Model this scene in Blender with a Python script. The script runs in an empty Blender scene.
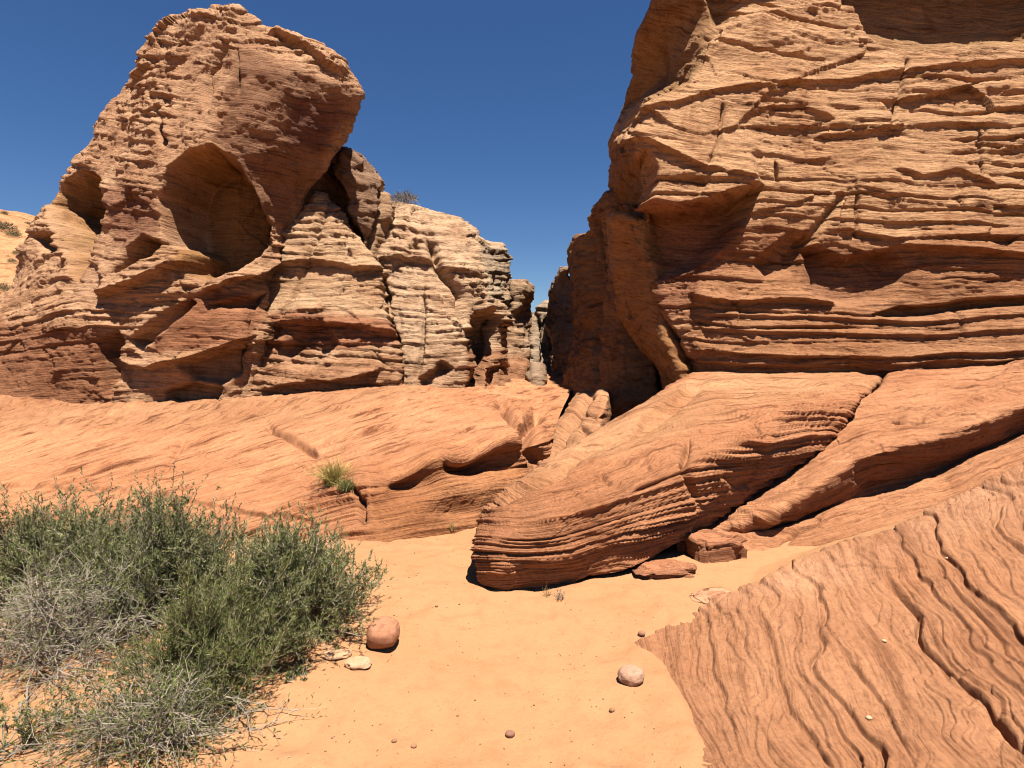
import bpy, math, random
import numpy as np
from mathutils import Vector

random.seed(5)
SC = bpy.context.scene
COL = SC.collection
R = math.radians

# ------------------------------------------------------------------ camera
F = 560.0                     # focal length in pixels of the 1024 wide frame
CAMZ = 1.6
PITCH = math.atan(34 / F)     # looking slightly down
cp, sp = math.cos(PITCH), math.sin(PITCH)

def W(px, py, d):
    """world point seen at (px,py) at the distance y = d"""
    a = (np.asarray(px, float) - 512) / F
    b = (384 - np.asarray(py, float)) / F
    dy = cp + b * sp
    dz = -sp + b * cp
    s = np.asarray(d, float) / dy
    return np.stack([a * s, np.asarray(d, float) + 0 * a, CAMZ + dz * s], -1)

def project(P):
    x, y, z = P[..., 0], P[..., 1], P[..., 2] - CAMZ
    f = np.maximum(y * cp - z * sp, 0.05)
    u = y * sp + z * cp
    return 512 + F * x / f, 384 - F * u / f

cam = bpy.data.cameras.new('camera')
cam.sensor_width = 36
cam.lens = 36 * F / 1024
cam.clip_start = 0.05
cam.clip_end = 3000
co = bpy.data.objects.new('camera', cam)
COL.objects.link(co)
co.location = (0, 0, CAMZ)
co.rotation_euler = (math.pi / 2 - PITCH, 0, 0)
SC.camera = co

# ------------------------------------------------------------------ noise
def _h(ix, iy, iz, seed):
    h = (ix.astype(np.int64) * 374761393 + iy.astype(np.int64) * 668265263 +
         iz.astype(np.int64) * 2147483647 + seed * 1274126177) & 0xFFFFFFFF
    h = ((h ^ (h >> 13)) * 1274126177) & 0xFFFFFFFF
    h = ((h ^ (h >> 16)) * 2246822519) & 0xFFFFFFFF
    h = h ^ (h >> 15)
    return (h & 0xFFFFFF) / float(0xFFFFFF)

def noise(P, seed=0):
    """smooth value noise, about -1..1"""
    i = np.floor(P).astype(np.int64)
    f = P - i
    f = f * f * f * (f * (f * 6 - 15) + 10)
    out = 0
    for dx in (0, 1):
        wx = f[..., 0] if dx else 1 - f[..., 0]
        for dy in (0, 1):
            wy = f[..., 1] if dy else 1 - f[..., 1]
            for dz in (0, 1):
                wz = f[..., 2] if dz else 1 - f[..., 2]
                out = out + wx * wy * wz * _h(i[..., 0] + dx, i[..., 1] + dy, i[..., 2] + dz, seed)
    return out * 2 - 1

def fbm(P, seed=0, oct=4, gain=.5, lac=2.03):
    a, s, t = 1., 0., 0.
    for k in range(oct):
        s = s + a * noise(P + 17.3 * k, seed + k)
        t += a
        a *= gain
        P = P * lac
    return s / t

def facets(P, scale, seed, tilt=.9):
    """chiselled fracture planes: every cell of a jittered lattice gets its own height and tilt"""
    Q = P * np.array(scale)
    Q = Q + .35 * np.stack([noise(Q * 1.1, seed + 1), noise(Q * 1.1 + 5, seed + 2), noise(Q * 1.1 + 9, seed + 3)], -1)
    b = np.floor(Q - .5).astype(np.int64)
    best = np.full(Q.shape[:-1], 1e9); val = np.zeros(Q.shape[:-1])
    for dx in (0, 1):
        for dy in (0, 1):
            for dz in (0, 1):
                ix, iy, iz = b[..., 0] + dx, b[..., 1] + dy, b[..., 2] + dz
                h = [_h(ix, iy, iz, seed + 11 * k) for k in range(3)]
                ex = Q[..., 0] - ix - .5 - .7 * (h[0] - .5); ey = Q[..., 1] - iy - .5 - .7 * (h[1] - .5); ez = Q[..., 2] - iz - .5 - .7 * (h[2] - .5)
                d = ex * ex + ey * ey + ez * ez
                g = [(h[1] * 7.3) % 1 - .5, (h[2] * 5.1) % 1 - .5, (h[0] * 9.7) % 1 - .5]
                v = (h[0] * 3.7 + h[1] * 2.9) % 1 - .5 + tilt * (ex * g[0] + ey * g[1] + ez * g[2])
                m = d < best
                best = np.where(m, d, best); val = np.where(m, v, val)
    return val

def hash1(i, seed=0):
    z = np.zeros_like(i)
    return _h(i, z, z, seed)

def hash2(i, j, seed=0):
    return _h(i, j, np.zeros_like(i), seed)

def sstep(a, b, x):
    t = np.clip((x - a) / (b - a), 0, 1)
    return t * t * (3 - 2 * t)

# ------------------------------------------------------------------ 2-D helpers
def seg_dist(px, py, a, b):
    ax, ay = a; bx, by = b
    vx, vy = bx - ax, by - ay
    t = np.clip(((px - ax) * vx + (py - ay) * vy) / (vx * vx + vy * vy + 1e-9), 0, 1)
    return np.hypot(px - ax - t * vx, py - ay - t * vy), t

def poly_sd(px, py, poly):
    """signed distance, positive inside"""
    d = np.full(px.shape, 1e9)
    ins = np.zeros(px.shape, bool)
    n = len(poly)
    for k in range(n):
        a, b = poly[k], poly[(k + 1) % n]
        d = np.minimum(d, seg_dist(px, py, a, b)[0])
        c = ((a[1] > py) != (b[1] > py)) & (px < (b[0] - a[0]) * (py - a[1]) / (b[1] - a[1] + 1e-12) + a[0])
        ins ^= c
    return np.where(ins, d, -d)

def line_dist(px, py, pts):
    d = np.full(px.shape, 1e9)
    tt = np.zeros(px.shape)
    n = len(pts) - 1
    for k in range(n):
        e, t = seg_dist(px, py, pts[k], pts[k + 1])
        m = e < d
        d = np.where(m, e, d)
        tt = np.where(m, (k + t) / n, tt)
    return d, tt

def tps(pts):
    """thin plate spline through (x, y, value)"""
    p = np.array(pts, float)
    s = 100.
    X = p[:, :2] / s
    n = len(p)
    def U(r2): return .5 * r2 * np.log(r2 + 1e-9)
    K = U(((X[:, None] - X[None]) ** 2).sum(-1)) + 0.02 * np.eye(n)
    Pm = np.c_[np.ones(n), X]
    A = np.zeros((n + 3, n + 3))
    A[:n, :n] = K; A[:n, n:] = Pm; A[n:, :n] = Pm.T
    w = np.linalg.solve(A, np.r_[p[:, 2], 0, 0, 0])
    def f(x, y):
        x = x / s; y = y / s
        o = w[n] + w[n + 1] * x + w[n + 2] * y
        for k in range(n):
            o = o + w[k] * U((x - X[k, 0]) ** 2 + (y - X[k, 1]) ** 2)
        return o
    return f

def blur(A, sig):
    if sig <= 0: return A
    r = int(sig * 3) + 1
    k = np.exp(-.5 * (np.arange(-r, r + 1) / sig) ** 2); k /= k.sum()
    for ax in (0, 1):
        pad = [(0, 0)] * A.ndim; pad[ax] = (r, r)
        # odd reflection keeps the borders where they are
        first = np.take(A, [0], ax); last = np.take(A, [-1], ax)
        n = A.shape[ax]
        rr = min(r, n - 1)
        lo = 2 * first - np.flip(np.take(A, range(1, rr + 1), ax), ax)
        hi = 2 * last - np.flip(np.take(A, range(n - 1 - rr, n - 1), ax), ax)
        B = np.concatenate([lo, A, hi], ax)
        if rr < r:
            p2 = [(0, 0)] * A.ndim; p2[ax] = (r - rr, r - rr)
            B = np.pad(B, p2, mode='edge')
        out = 0
        for j in range(2 * r + 1):
            sl = [slice(None)] * A.ndim; sl[ax] = slice(j, j + n)
            out = out + k[j] * B[tuple(sl)]
        A = out
    return A

# ------------------------------------------------------------------ mesh helpers
def grid_faces(nr, nc):
    i = np.arange(nr * nc).reshape(nr, nc)
    return np.stack([i[:-1, :-1], i[:-1, 1:], i[1:, 1:], i[1:, :-1]], -1).reshape(-1, 4)

def mesh_from(name, V, Q, mat, parent=None, smooth=True, attrs=None, cols=None, k=4):
    me = bpy.data.meshes.new(name)
    V = np.ascontiguousarray(V, np.float32).reshape(-1, 3)
    Q = np.ascontiguousarray(Q, np.int32).reshape(-1, k)
    me.vertices.add(len(V)); me.vertices.foreach_set('co', V.ravel())
    me.loops.add(Q.size); me.loops.foreach_set('vertex_index', Q.ravel())
    me.polygons.add(len(Q))
    me.polygons.foreach_set('loop_start', np.arange(0, Q.size, k, dtype=np.int32))
    me.polygons.foreach_set('loop_total', np.full(len(Q), k, np.int32))
    me.polygons.foreach_set('use_smooth', np.full(len(Q), smooth, bool))
    for an, av in (attrs or {}).items():
        at = me.attributes.new(an, 'FLOAT', 'POINT')
        at.data.foreach_set('value', np.ascontiguousarray(av, np.float32).ravel())
    if cols is not None:
        at = me.attributes.new('Col', 'FLOAT_COLOR', 'POINT')
        c = np.ones((len(V), 4), np.float32); c[:, :3] = cols.reshape(-1, 3)
        at.data.foreach_set('color', c.ravel())
    me.update(calc_edges=True)
    me.validate()
    me.materials.append(mat)
    o = bpy.data.objects.new(name, me)
    COL.objects.link(o)
    if parent: o.parent = parent
    return o

def tag(o, label=None, cat=None, group=None, kind=None):
    if label: o['label'] = label
    if cat: o['category'] = cat
    if group: o['group'] = group
    if kind: o['kind'] = kind
    return o

def empty(name, loc=(0, 0, 0)):
    o = bpy.data.objects.new(name, None)
    COL.objects.link(o); o.location = loc
    o.empty_display_size = .1
    return o

# ------------------------------------------------------------------ materials
class NT:
    def __init__(s, name):
        s.m = bpy.data.materials.new(name); s.m.use_nodes = True
        s.t = s.m.node_tree; s.n = s.t.nodes
        s.b = s.n['Principled BSDF']
    def add(s, typ, **kw):
        n = s.n.new(typ)
        for k, v in kw.items():
            if k in n.inputs: n.inputs[k].default_value = v
            else: setattr(n, k, v)
        return n
    def l(s, a, b): s.t.links.new(a, b)
    def math(s, op, a, b=None, clamp=False):
        n = s.n.new('ShaderNodeMath'); n.operation = op; n.use_clamp = clamp
        for i, v in enumerate((a, b)):
            if v is None: continue
            if isinstance(v, (int, float)): n.inputs[i].default_value = v
            else: s.l(v, n.inputs[i])
        return n.outputs[0]
    def ramp(s, fac, stops):
        n = s.n.new('ShaderNodeValToRGB')
        e = n.color_ramp.elements
        while len(e) < len(stops): e.new(0.5)
        for el, (p, c) in zip(e, stops):
            el.position = p; el.color = (*c, 1) if len(c) == 3 else c
        s.l(fac, n.inputs[0]); return n.outputs[0]
    def mul(s, a, b, fac=1., blend='MULTIPLY'):
        n = s.n.new('ShaderNodeMix'); n.data_type = 'RGBA'; n.blend_type = blend
        n.inputs[0].default_value = fac
        s.l(a, n.inputs[6])
        if isinstance(b, tuple): n.inputs[7].default_value = (*b, 1)
        else: s.l(b, n.inputs[7])
        return n.outputs[2]

def rock_material(name, bandscale=2.2, bump=.03, grain=.012, contrast=1.0, streak=0., wobble=.9):
    t = NT(name)
    t.b.inputs['Roughness'].default_value = .92
    t.b.inputs['Specular IOR Level'].default_value = .18
    col = t.add('ShaderNodeAttribute', attribute_name='Col').outputs['Color']
    bed = t.add('ShaderNodeAttribute', attribute_name='bed').outputs['Fac']
    geo = t.add('ShaderNodeNewGeometry').outputs['Position']
    # bed coordinate + slow lateral wobble -> laminae
    cmb = t.add('ShaderNodeCombineXYZ')
    wob = t.add('ShaderNodeTexNoise', Scale=1.3, Detail=3.0); t.l(geo, wob.inputs['Vector'])
    bb = t.math('ADD', bed, t.math('MULTIPLY', wob.outputs[0], wobble))
    sepp = t.add('ShaderNodeSeparateXYZ'); t.l(geo, sepp.inputs[0])
    t.l(bb, cmb.inputs[2])
    t.l(t.math('MULTIPLY', sepp.outputs[0], .35), cmb.inputs[0])
    t.l(t.math('MULTIPLY', sepp.outputs[1], .35), cmb.inputs[1])
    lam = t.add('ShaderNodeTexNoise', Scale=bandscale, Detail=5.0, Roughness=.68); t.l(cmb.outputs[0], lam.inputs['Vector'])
    big = t.add('ShaderNodeTexNoise', Scale=.9, Detail=4.0, Roughness=.6); t.l(geo, big.inputs['Vector'])
    gr = t.add('ShaderNodeTexNoise', Scale=22., Detail=8.0, Roughness=.8); t.l(geo, gr.inputs['Vector'])
    c = contrast
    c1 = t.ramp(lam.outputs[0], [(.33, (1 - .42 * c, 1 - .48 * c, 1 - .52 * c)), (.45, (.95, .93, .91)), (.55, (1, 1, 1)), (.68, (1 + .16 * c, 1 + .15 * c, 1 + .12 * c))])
    c2 = t.ramp(big.outputs[0], [(.3, (.84, .76, .70)), (.55, (1, 1, 1)), (.75, (1.08, 1.1, 1.12))])
    c3 = t.ramp(gr.outputs[0], [(.32, (.62, .57, .53)), (.5, (1, 1, 1)), (.72, (1.2, 1.2, 1.18))])
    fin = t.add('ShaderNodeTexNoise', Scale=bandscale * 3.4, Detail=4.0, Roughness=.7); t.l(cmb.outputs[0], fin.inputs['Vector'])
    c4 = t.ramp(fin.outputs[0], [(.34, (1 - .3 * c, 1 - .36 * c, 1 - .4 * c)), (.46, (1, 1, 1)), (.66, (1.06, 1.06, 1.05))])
    pit = t.add('ShaderNodeTexNoise', Scale=75., Detail=4.0, Roughness=.7); t.l(geo, pit.inputs['Vector'])
    c5 = t.ramp(pit.outputs[0], [(.33, (.66, .6, .56)), (.45, (1, 1, 1)), (.7, (1.1, 1.1, 1.1))])
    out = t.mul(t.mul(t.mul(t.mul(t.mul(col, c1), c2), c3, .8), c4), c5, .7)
    if streak:                 # desert varnish running down the walls, and thin pale salt stains
        mp = t.add('ShaderNodeVectorMath'); mp.operation = 'MULTIPLY'; mp.inputs[1].default_value = (1.5, 1.5, .22)
        t.l(geo, mp.inputs[0])
        vs = t.add('ShaderNodeTexNoise', Scale=1.6, Detail=6.0, Roughness=.65); t.l(mp.outputs[0], vs.inputs['Vector'])
        c6 = t.ramp(vs.outputs[0], [(.30, (1.14, 1.16, 1.2)), (.42, (1, 1, 1)), (.56, (1, 1, 1)), (.68, (.66, .55, .48))])
        out = t.mul(out, c6, streak)
    t.l(out, t.b.inputs['Base Color'])
    h = t.math('ADD', t.math('MULTIPLY', lam.outputs[0], bump), t.math('MULTIPLY', gr.outputs[0], grain))
    h = t.math('ADD', h, t.math('MULTIPLY', fin.outputs[0], bump * .45))
    bp = t.add('ShaderNodeBump', Strength=.9, Distance=1.0); t.l(h, bp.inputs['Height'])
    t.l(bp.outputs[0], t.b.inputs['Normal'])
    return t.m

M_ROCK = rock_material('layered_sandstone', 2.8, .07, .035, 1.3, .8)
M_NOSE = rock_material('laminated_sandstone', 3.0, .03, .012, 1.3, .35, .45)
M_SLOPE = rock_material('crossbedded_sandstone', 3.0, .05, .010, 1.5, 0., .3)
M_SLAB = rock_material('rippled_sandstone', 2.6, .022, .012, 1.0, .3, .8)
M_STONE = rock_material('stone', 2., .0003, .002, .12)

# ------------------------------------------------------------------ rock patches
TONE = .50
RED = (.42, .175, .078)
ORANGE = (.50, .235, .108)
PALE = (.56, .335, .185)
CREAM = (.60, .40, .24)
BROWN = (.33, .16, .085)

def unit_(v): return v / (np.linalg.norm(v, axis=-1, keepdims=True) + 1e-9)

def build_rock(name, label, cat, rows, bed, mat, step=1.4, sm=3., amp=.1, layer=1., block=0., blocklen=.8,
               macro=.12, macroscale=.6, rough=.02, amps=(), feats=(), base=PALE, cols=(), seed=1, back=None,
               fine=.35, warp=.5, facet=.12, fscale=(.9, .9, 1.3), groove=.3, wall=False, patchy=.7, wavy=0.,  kind=None, nblur=6, lipw=.86, prof=.8):
    C = np.array(rows, float)
    Wc = W(C[..., 0], C[..., 1], C[..., 2])
    px, py = C[..., 0], C[..., 1]
    nR, nC = px.shape
    def counts(dx, dy, dw, ax):
        pl = np.hypot(np.clip(dx, -300, 300), dy).max(ax)
        wl = dw.max(ax) * 10            # about 10 samples per hidden metre
        return np.maximum(np.ceil(np.maximum(pl / step, np.minimum(wl, 40))).astype(int), 2)
    rc = counts(np.diff(px, axis=0), np.diff(py, axis=0), np.linalg.norm(np.diff(Wc, axis=0), axis=-1), 1)
    cc = counts(np.diff(px, axis=1), np.diff(py, axis=1), np.linalg.norm(np.diff(Wc, axis=1), axis=-1), 0)
    def params(c):
        return np.concatenate([k + np.arange(n) / n for k, n in enumerate(c)] + [[len(c)]])
    rp, cpar = params(rc), params(cc)
    def lerp_ax(A, par, ax):
        i = np.clip(np.floor(par).astype(int), 0, A.shape[ax] - 2); t = par - i
        sh = [1, 1, 1]; sh[ax] = -1
        t = t.reshape(sh)
        return np.take(A, i, ax) * (1 - t) + np.take(A, i + 1, ax) * t
    P = lerp_ax(lerp_ax(Wc, rp, 0), cpar, 1)
    P = blur(P, sm)
    nr, nc = P.shape[:2]
    # smooth normal
    Pb = blur(P, nblur)
    N = np.cross(np.gradient(Pb, axis=1), np.gradient(Pb, axis=0))
    N /= np.linalg.norm(N, axis=-1, keepdims=True) + 1e-9
    mid = N[nr // 2, nc // 2]
    if np.dot(mid, np.array([0, 0, CAMZ]) - P[nr // 2, nc // 2]) < 0: N = -N
    if wall:                    # weathering eats sideways into a wall, not down into its top
        hz = np.sqrt(N[..., 0] ** 2 + N[..., 1] ** 2)
        N = np.stack([N[..., 0], N[..., 1], .25 * N[..., 2]], -1)
        N /= np.linalg.norm(N, axis=-1, keepdims=True) + 1e-9
        N = N * sstep(.1, .75, hz)[..., None]
    x, y = project(P)
    # ragged image of the traced features
    wx = x + 3.0 * noise(P * 1.6, seed + 50) + .8 * noise(P * 4, seed + 51) * wall
    wy = y + 3.0 * noise(P * 1.6 + 9, seed + 52) + .8 * noise(P * 4 + 9, seed + 53) * wall
    B = tps(bed)(x, y)
    A = np.full(x.shape, float(amp))
    for poly, val, soft in amps:
        w = sstep(-soft, soft, poly_sd(wx, wy, poly)); A = A * (1 - w) + val * w
    A = A * (1 - patchy * sstep(-.15, .35, fbm(P * np.array([.7, .7, 1.1]), seed + 8, 3)))
    b = B / layer + warp * fbm(P * .7, seed + 3, 3) + .12 * noise(P * 4, seed + 4)
    lat = P[..., 0] * .8 + P[..., 1] * .6
    if wavy: b = b + wavy * (noise(P * 3.3, seed + 201) + .6 * noise(P * 7.1, seed + 202))
    def strata(b, s, L):
        b = b + .6 * noise(np.stack([b * .37, lat * .08, 0 * b], -1), s)
        i = np.floor(b).astype(np.int64); f = b - i
        def am(i):
            a = .25 + .75 * hash1(i, s) 
            a = a * (.55 + .45 * noise(np.stack([P[..., 0] / L, P[..., 1] / L, P[..., 2] * .3 / L + i * 7.31], -1), s + 1)) 
            if block > 0:
                u = lat / blocklen + 10 * hash1(i, s + 2) + .25 * noise(P * 3, s + 3)
                j = np.floor(u).astype(np.int64); g = u - j
                e = sstep(0, .06, g)
                bl = hash2(i, j, s + 4) * e + hash2(i, j - 1, s + 4) * (1 - e)
                a = a * (1 - block) + block * bl
            return a
        a0, a1 = am(i), am(i + 1)
        t = sstep(lipw, 1., f)
        body = a0 * (1 - prof * f ** 1.3)
        gm = sstep(-.1, .45, noise(np.stack([P[..., 0] / L * 1.3, P[..., 1] / L * 1.3, i * 3.77 + .5], -1), s + 7))
        wd = lipw - 1
        return body * (1 - t) + a1 * t - groove * gm * np.exp(-((f - lipw + .02) / (.6 * wd)) ** 2)
    D = A * strata(b, seed + 10, 2.6) + A * fine * strata(b * 2.7, seed + 20, 1.7) + A * fine * .45 * strata(b * 6.5, seed + 30, 1.2)
    if facet:
        fa = np.minimum(A / amp, 1.) * facet if amp else facet
        D = D + fa * (facets(P, fscale, seed + 60) + .3 * facets(P, tuple(2.6 * q for q in fscale), seed + 70) + .12 * facets(P, tuple(7 * q for q in fscale), seed + 80))
    D = D + macro * fbm(P * macroscale, seed + 5, 4) + rough * fbm(P * 5., seed + 6, 4, .6)
    DC = np.zeros(x.shape)
    for f in feats:
        k = f[0]
        if k == 'carve':           # poly, depth, soft px, ramp (0 even .. 1 all at the top)
            _, poly, dep, soft, rmp = f
            sd = poly_sd(wx, wy, poly)
            w = sstep(-soft * .3, soft, sd)
            ys = [q[1] for q in poly]
            v = np.clip((y - min(ys)) / (max(ys) - min(ys)), 0, 1)
            DC = DC + dep * w * (1 - rmp * v)
        elif k == 'ledge':         # lip line, height, fall px
            _, pts, h, L = f
            xs = [q[0] for q in pts]; yy = [q[1] for q in pts]
            dy = np.interp(wx, xs, yy) - wy
            w = sstep(0, 14, wx - xs[0]) * sstep(0, 14, xs[-1] - wx)
            D = D + h * w * sstep(-1.2, 1.2, dy) * np.exp(-np.maximum(dy, 0) / L)
        elif k == 'crack':
            _, pts, dep, wd = f
            d, t = line_dist(wx, wy, pts)
            e = np.minimum(1, 8 * np.minimum(t, 1 - t) + .25)
            D = D - dep * e * np.exp(-(d / wd) ** 2)
        elif k == 'bump':
            _, cx, cy, rx, ry, h = f
            D = D + h * np.exp(-((x - cx) / rx) ** 2 - ((y - cy) / ry) ** 2)
    into = unit_(N * np.array([-.35, -.35, 0]) + np.array([0, 1., 0])) if wall else -N
    P2 = P + N * D[..., None] + into * DC[..., None]
    if not wall: P2 = blur(P2, .6)
    Pb = blur(P2, 1.2)          # second, finer pass on the weathered shape
    N2 = np.cross(np.gradient(Pb, axis=1), np.gradient(Pb, axis=0))
    N2 /= np.linalg.norm(N2, axis=-1, keepdims=True) + 1e-9
    N2 *= np.where((N2 * N).sum(-1, keepdims=True) < 0, -1, 1)
    D2 = fbm(P2 * np.array([5., 5., 9.]), seed + 90, 4, .6)
    if facet: D2 = D2 + .8 * facets(P2, (4.5, 4.5, 8), seed + 95)
    P2 = P2 + N2 * (rough * 1.1 * D2)[..., None]
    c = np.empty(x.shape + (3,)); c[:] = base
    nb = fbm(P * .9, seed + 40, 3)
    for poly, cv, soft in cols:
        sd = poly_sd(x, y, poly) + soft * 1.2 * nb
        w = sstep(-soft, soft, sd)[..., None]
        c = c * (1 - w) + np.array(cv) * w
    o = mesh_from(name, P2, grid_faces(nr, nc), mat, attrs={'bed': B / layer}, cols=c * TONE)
    if kind: tag(o, kind=kind)
    else: tag(o, label, cat)
    return o

def hidden(rows, left=3., right=3., top=3., inset=12, tdrop=6):
    """wrap a traced grid away from the viewer: sides and top run back behind the rock"""
    R_ = []
    for r in rows:
        a, b = r[0], r[-1]
        R_.append([(a[0] + inset, a[1], a[2] + left)] + list(r) + [(b[0] - inset, b[1], b[2] + right)])
    if top:
        R_.insert(0, [(p[0], p[1] + tdrop, p[2] + top) for p in R_[0]])
    return R_

# ================================================================== THE ROCKS
# ---- tall tower on the left
rows = hidden([
 [(152, 40, 12.6), (172, 24, 12.0), (205, 10, 11.3), (236, 4, 10.9), (266, 26, 11.0), (324, 50, 11.4)],
 [(116, 100, 12.6), (152, 90, 11.6), (196, 78, 10.8), (236, 66, 10.3), (292, 72, 10.5), (361, 92, 11.2)],
 [(92, 140, 12.6), (130, 136, 11.4), (176, 128, 10.5), (212, 122, 10.05), (272, 130, 10.45), (343, 136, 11.3)],
 [(60, 192, 12.4), (108, 185, 11.2), (160, 178, 10.25), (206, 165, 10.0), (262, 185, 10.45), (316, 184, 11.4)],
 [(36, 226, 12.0), (95, 232, 10.8), (150, 232, 10.1), (208, 232, 10.1), (254, 236, 10.4), (294, 236, 11.4)],
 [(16, 290, 11.4), (80, 285, 10.5), (140, 280, 9.9), (200, 280, 9.85), (240, 280, 10.1), (272, 278, 11.0)],
 [(-30, 330, 10.9), (55, 325, 10.2), (112, 325, 9.75), (180, 318, 9.5), (236, 320, 9.65), (262, 318, 10.3)],
 [(-80, 365, 10.6), (45, 365, 10.0), (108, 368, 9.65), (175, 362, 9.4), (234, 360, 9.6), (256, 355, 10.1)],
 [(-90, 412, 10.3), (45, 412, 9.7), (108, 414, 9.5), (175, 410, 9.45), (234, 408, 9.6), (258, 400, 9.9)],
 [(-90, 470, 10.3), (45, 470, 9.7), (108, 470, 9.5), (175, 470, 9.45), (234, 470, 9.6), (258, 470, 9.9)],
])
bedA = [(60, 200, 30), (20, 300, 17), (100, 110, 44), (160, 60, 52), (236, 10, 60), (330, 50, 56), (355, 95, 50), (300, 180, 39), (240, 100, 47),
        (200, 150, 40), (150, 180, 35), (120, 250, 23), (60, 280, 17), (200, 300, 15), (260, 260, 22), (0, 350, 9), (100, 360, 6), (200, 360, 6), (250, 350, 8),
        (40, 405, 0), (140, 408, -1), (240, 400, 1)]
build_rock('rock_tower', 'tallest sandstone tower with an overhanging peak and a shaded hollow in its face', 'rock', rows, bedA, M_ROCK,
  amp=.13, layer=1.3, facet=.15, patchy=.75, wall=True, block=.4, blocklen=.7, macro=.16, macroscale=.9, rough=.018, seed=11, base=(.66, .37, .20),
  amps=[([(240, 40), (355, 92), (290, 245), (262, 215), (215, 140)], .02, 8),
        ([(165, 190), (184, 154), (211, 145), (234, 160), (262, 213), (270, 223), (262, 242), (203, 283), (182, 273)], .06, 4),
        ([(183, 293), (240, 288), (262, 305), (240, 345), (160, 350)], .02, 5),
        ([(-100, 328), (100, 330), (100, 395), (-100, 400)], .07, 8),
        ([(53, 200), (82, 172), (104, 182), (104, 211), (92, 250), (74, 281), (59, 242)], .03, 4)],
  feats=[('carve', [(160, 196), (168, 176), (184, 154), (211, 145), (234, 158), (250, 186), (264, 214), (270, 225), (262, 244), (236, 272), (205, 284), (184, 274), (190, 255), (168, 244)], 1.3, 7, .1),
         ('carve', [(116, 274), (129, 250), (145, 234), (168, 244), (148, 260)], .8, 8, .2),
         ('carve', [(53, 206), (82, 170), (102, 180), (106, 211), (92, 250), (76, 284), (59, 242)], 1.1, 8, .2),
         ('carve', [(36, 240), (50, 234), (56, 250), (44, 256)], .4, 5, .2),
         ('carve', [(130, 340), (160, 312), (190, 296), (196, 302), (165, 330), (140, 350)], .35, 6, 0.2),
         ('carve', [(100, 352), (116, 330), (124, 345), (112, 398), (102, 392)], .35, 6, .1),
         ('carve', [(210, 306), (262, 292), (252, 312), (228, 312)], .4, 6, .3),
         ('carve', [(164, 392), (190, 384), (222, 388), (212, 405), (164, 408)], .35, 4, .3),
         ('carve', [(180, 366), (210, 356), (245, 345), (240, 375), (218, 388), (190, 384)], .45, 6, .3),
         ('ledge', [(100, 300), (130, 292), (170, 272), (195, 262)], .3, 12),
         ('ledge', [(200, 296), (225, 288), (262, 268), (275, 250)], .3, 14),
         ('ledge', [(110, 358), (150, 366), (185, 362), (225, 346), (250, 332)], .2, 10),
         ('crack', [(228, 40), (205, 75), (205, 110)], .2, 2.5), ('crack', [(236, 45), (238, 90)], .1, 2),
         ('crack', [(163, 108), (166, 145)], .25, 2.5),
         ('ledge', [(262, 32), (300, 52), (345, 86)], .25, 14),
         ],
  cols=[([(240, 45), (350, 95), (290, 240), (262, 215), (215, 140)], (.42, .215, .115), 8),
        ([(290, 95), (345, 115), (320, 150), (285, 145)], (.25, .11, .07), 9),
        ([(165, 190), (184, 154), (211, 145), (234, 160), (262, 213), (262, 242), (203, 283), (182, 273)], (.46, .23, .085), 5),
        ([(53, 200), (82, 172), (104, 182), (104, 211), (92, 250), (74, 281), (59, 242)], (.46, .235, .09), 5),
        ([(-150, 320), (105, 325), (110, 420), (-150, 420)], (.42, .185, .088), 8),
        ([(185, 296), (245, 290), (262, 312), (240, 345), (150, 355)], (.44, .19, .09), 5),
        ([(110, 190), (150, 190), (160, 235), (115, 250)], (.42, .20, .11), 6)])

# ---- pale ledges under the tower's overhang
rows = hidden([
 [(300, 192, 12.2), (316, 190, 11.7), (325, 192, 11.7), (335, 203, 12.2)],
 [(272, 240, 11.6), (300, 238, 11.1), (330, 240, 11.1), (364, 250, 11.6)],
 [(252, 290, 11.0), (285, 290, 10.7), (330, 290, 10.6), (386, 288, 11.1)],
 [(240, 340, 10.5), (285, 340, 10.2), (330, 340, 10.15), (392, 336, 10.6)],
 [(235, 382, 10.1), (285, 382, 9.9), (330, 380, 9.9), (400, 372, 10.4)],
 [(232, 430, 9.9), (285, 430, 9.8), (330, 430, 9.8), (405, 430, 10.2)]])
bedB = [(315, 195, 20), (290, 240, 15), (340, 240, 15), (270, 290, 10), (330, 285, 10.6), (380, 290, 9.7), (260, 340, 4), (330, 335, 5), (390, 325, 6), (250, 385, -1), (330, 378, 1), (400, 360, 3)]
build_rock('ledge_rock', 'pale stepped ledges of sandstone under the overhanging tower face', 'rock', rows, bedB, M_ROCK, amp=.17, layer=.9, facet=.15, wall=True, block=.35, blocklen=.8,
  macro=.12, macroscale=.8, rough=.015, seed=23, base=(.72, .45, .255),
  feats=[('crack', [(330, 200), (318, 240), (292, 300), (270, 345)], .15, 3), ('carve', [(275, 350), (300, 325), (322, 318), (338, 345), (318, 372), (285, 372)], .35, 7, .3),
         ('ledge', [(255, 330), (300, 322), (340, 325), (392, 332)], .25, 9), ('ledge', [(262, 392), (300, 386), (345, 380), (385, 368)], .25, 8),
         ('carve', [(376, 268), (392, 290), (394, 320), (380, 300)], .4, 5, .1),('ledge', [(275, 268), (310, 262), (378, 272)], .2, 8)],
  cols=[([(240, 318), (300, 312), (395, 322), (396, 345), (340, 352), (240, 360)], (.46, .20, .10), 6), ([(230, 360), (405, 350), (405, 430), (230, 430)], (.52, .27, .14), 8)])

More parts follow.
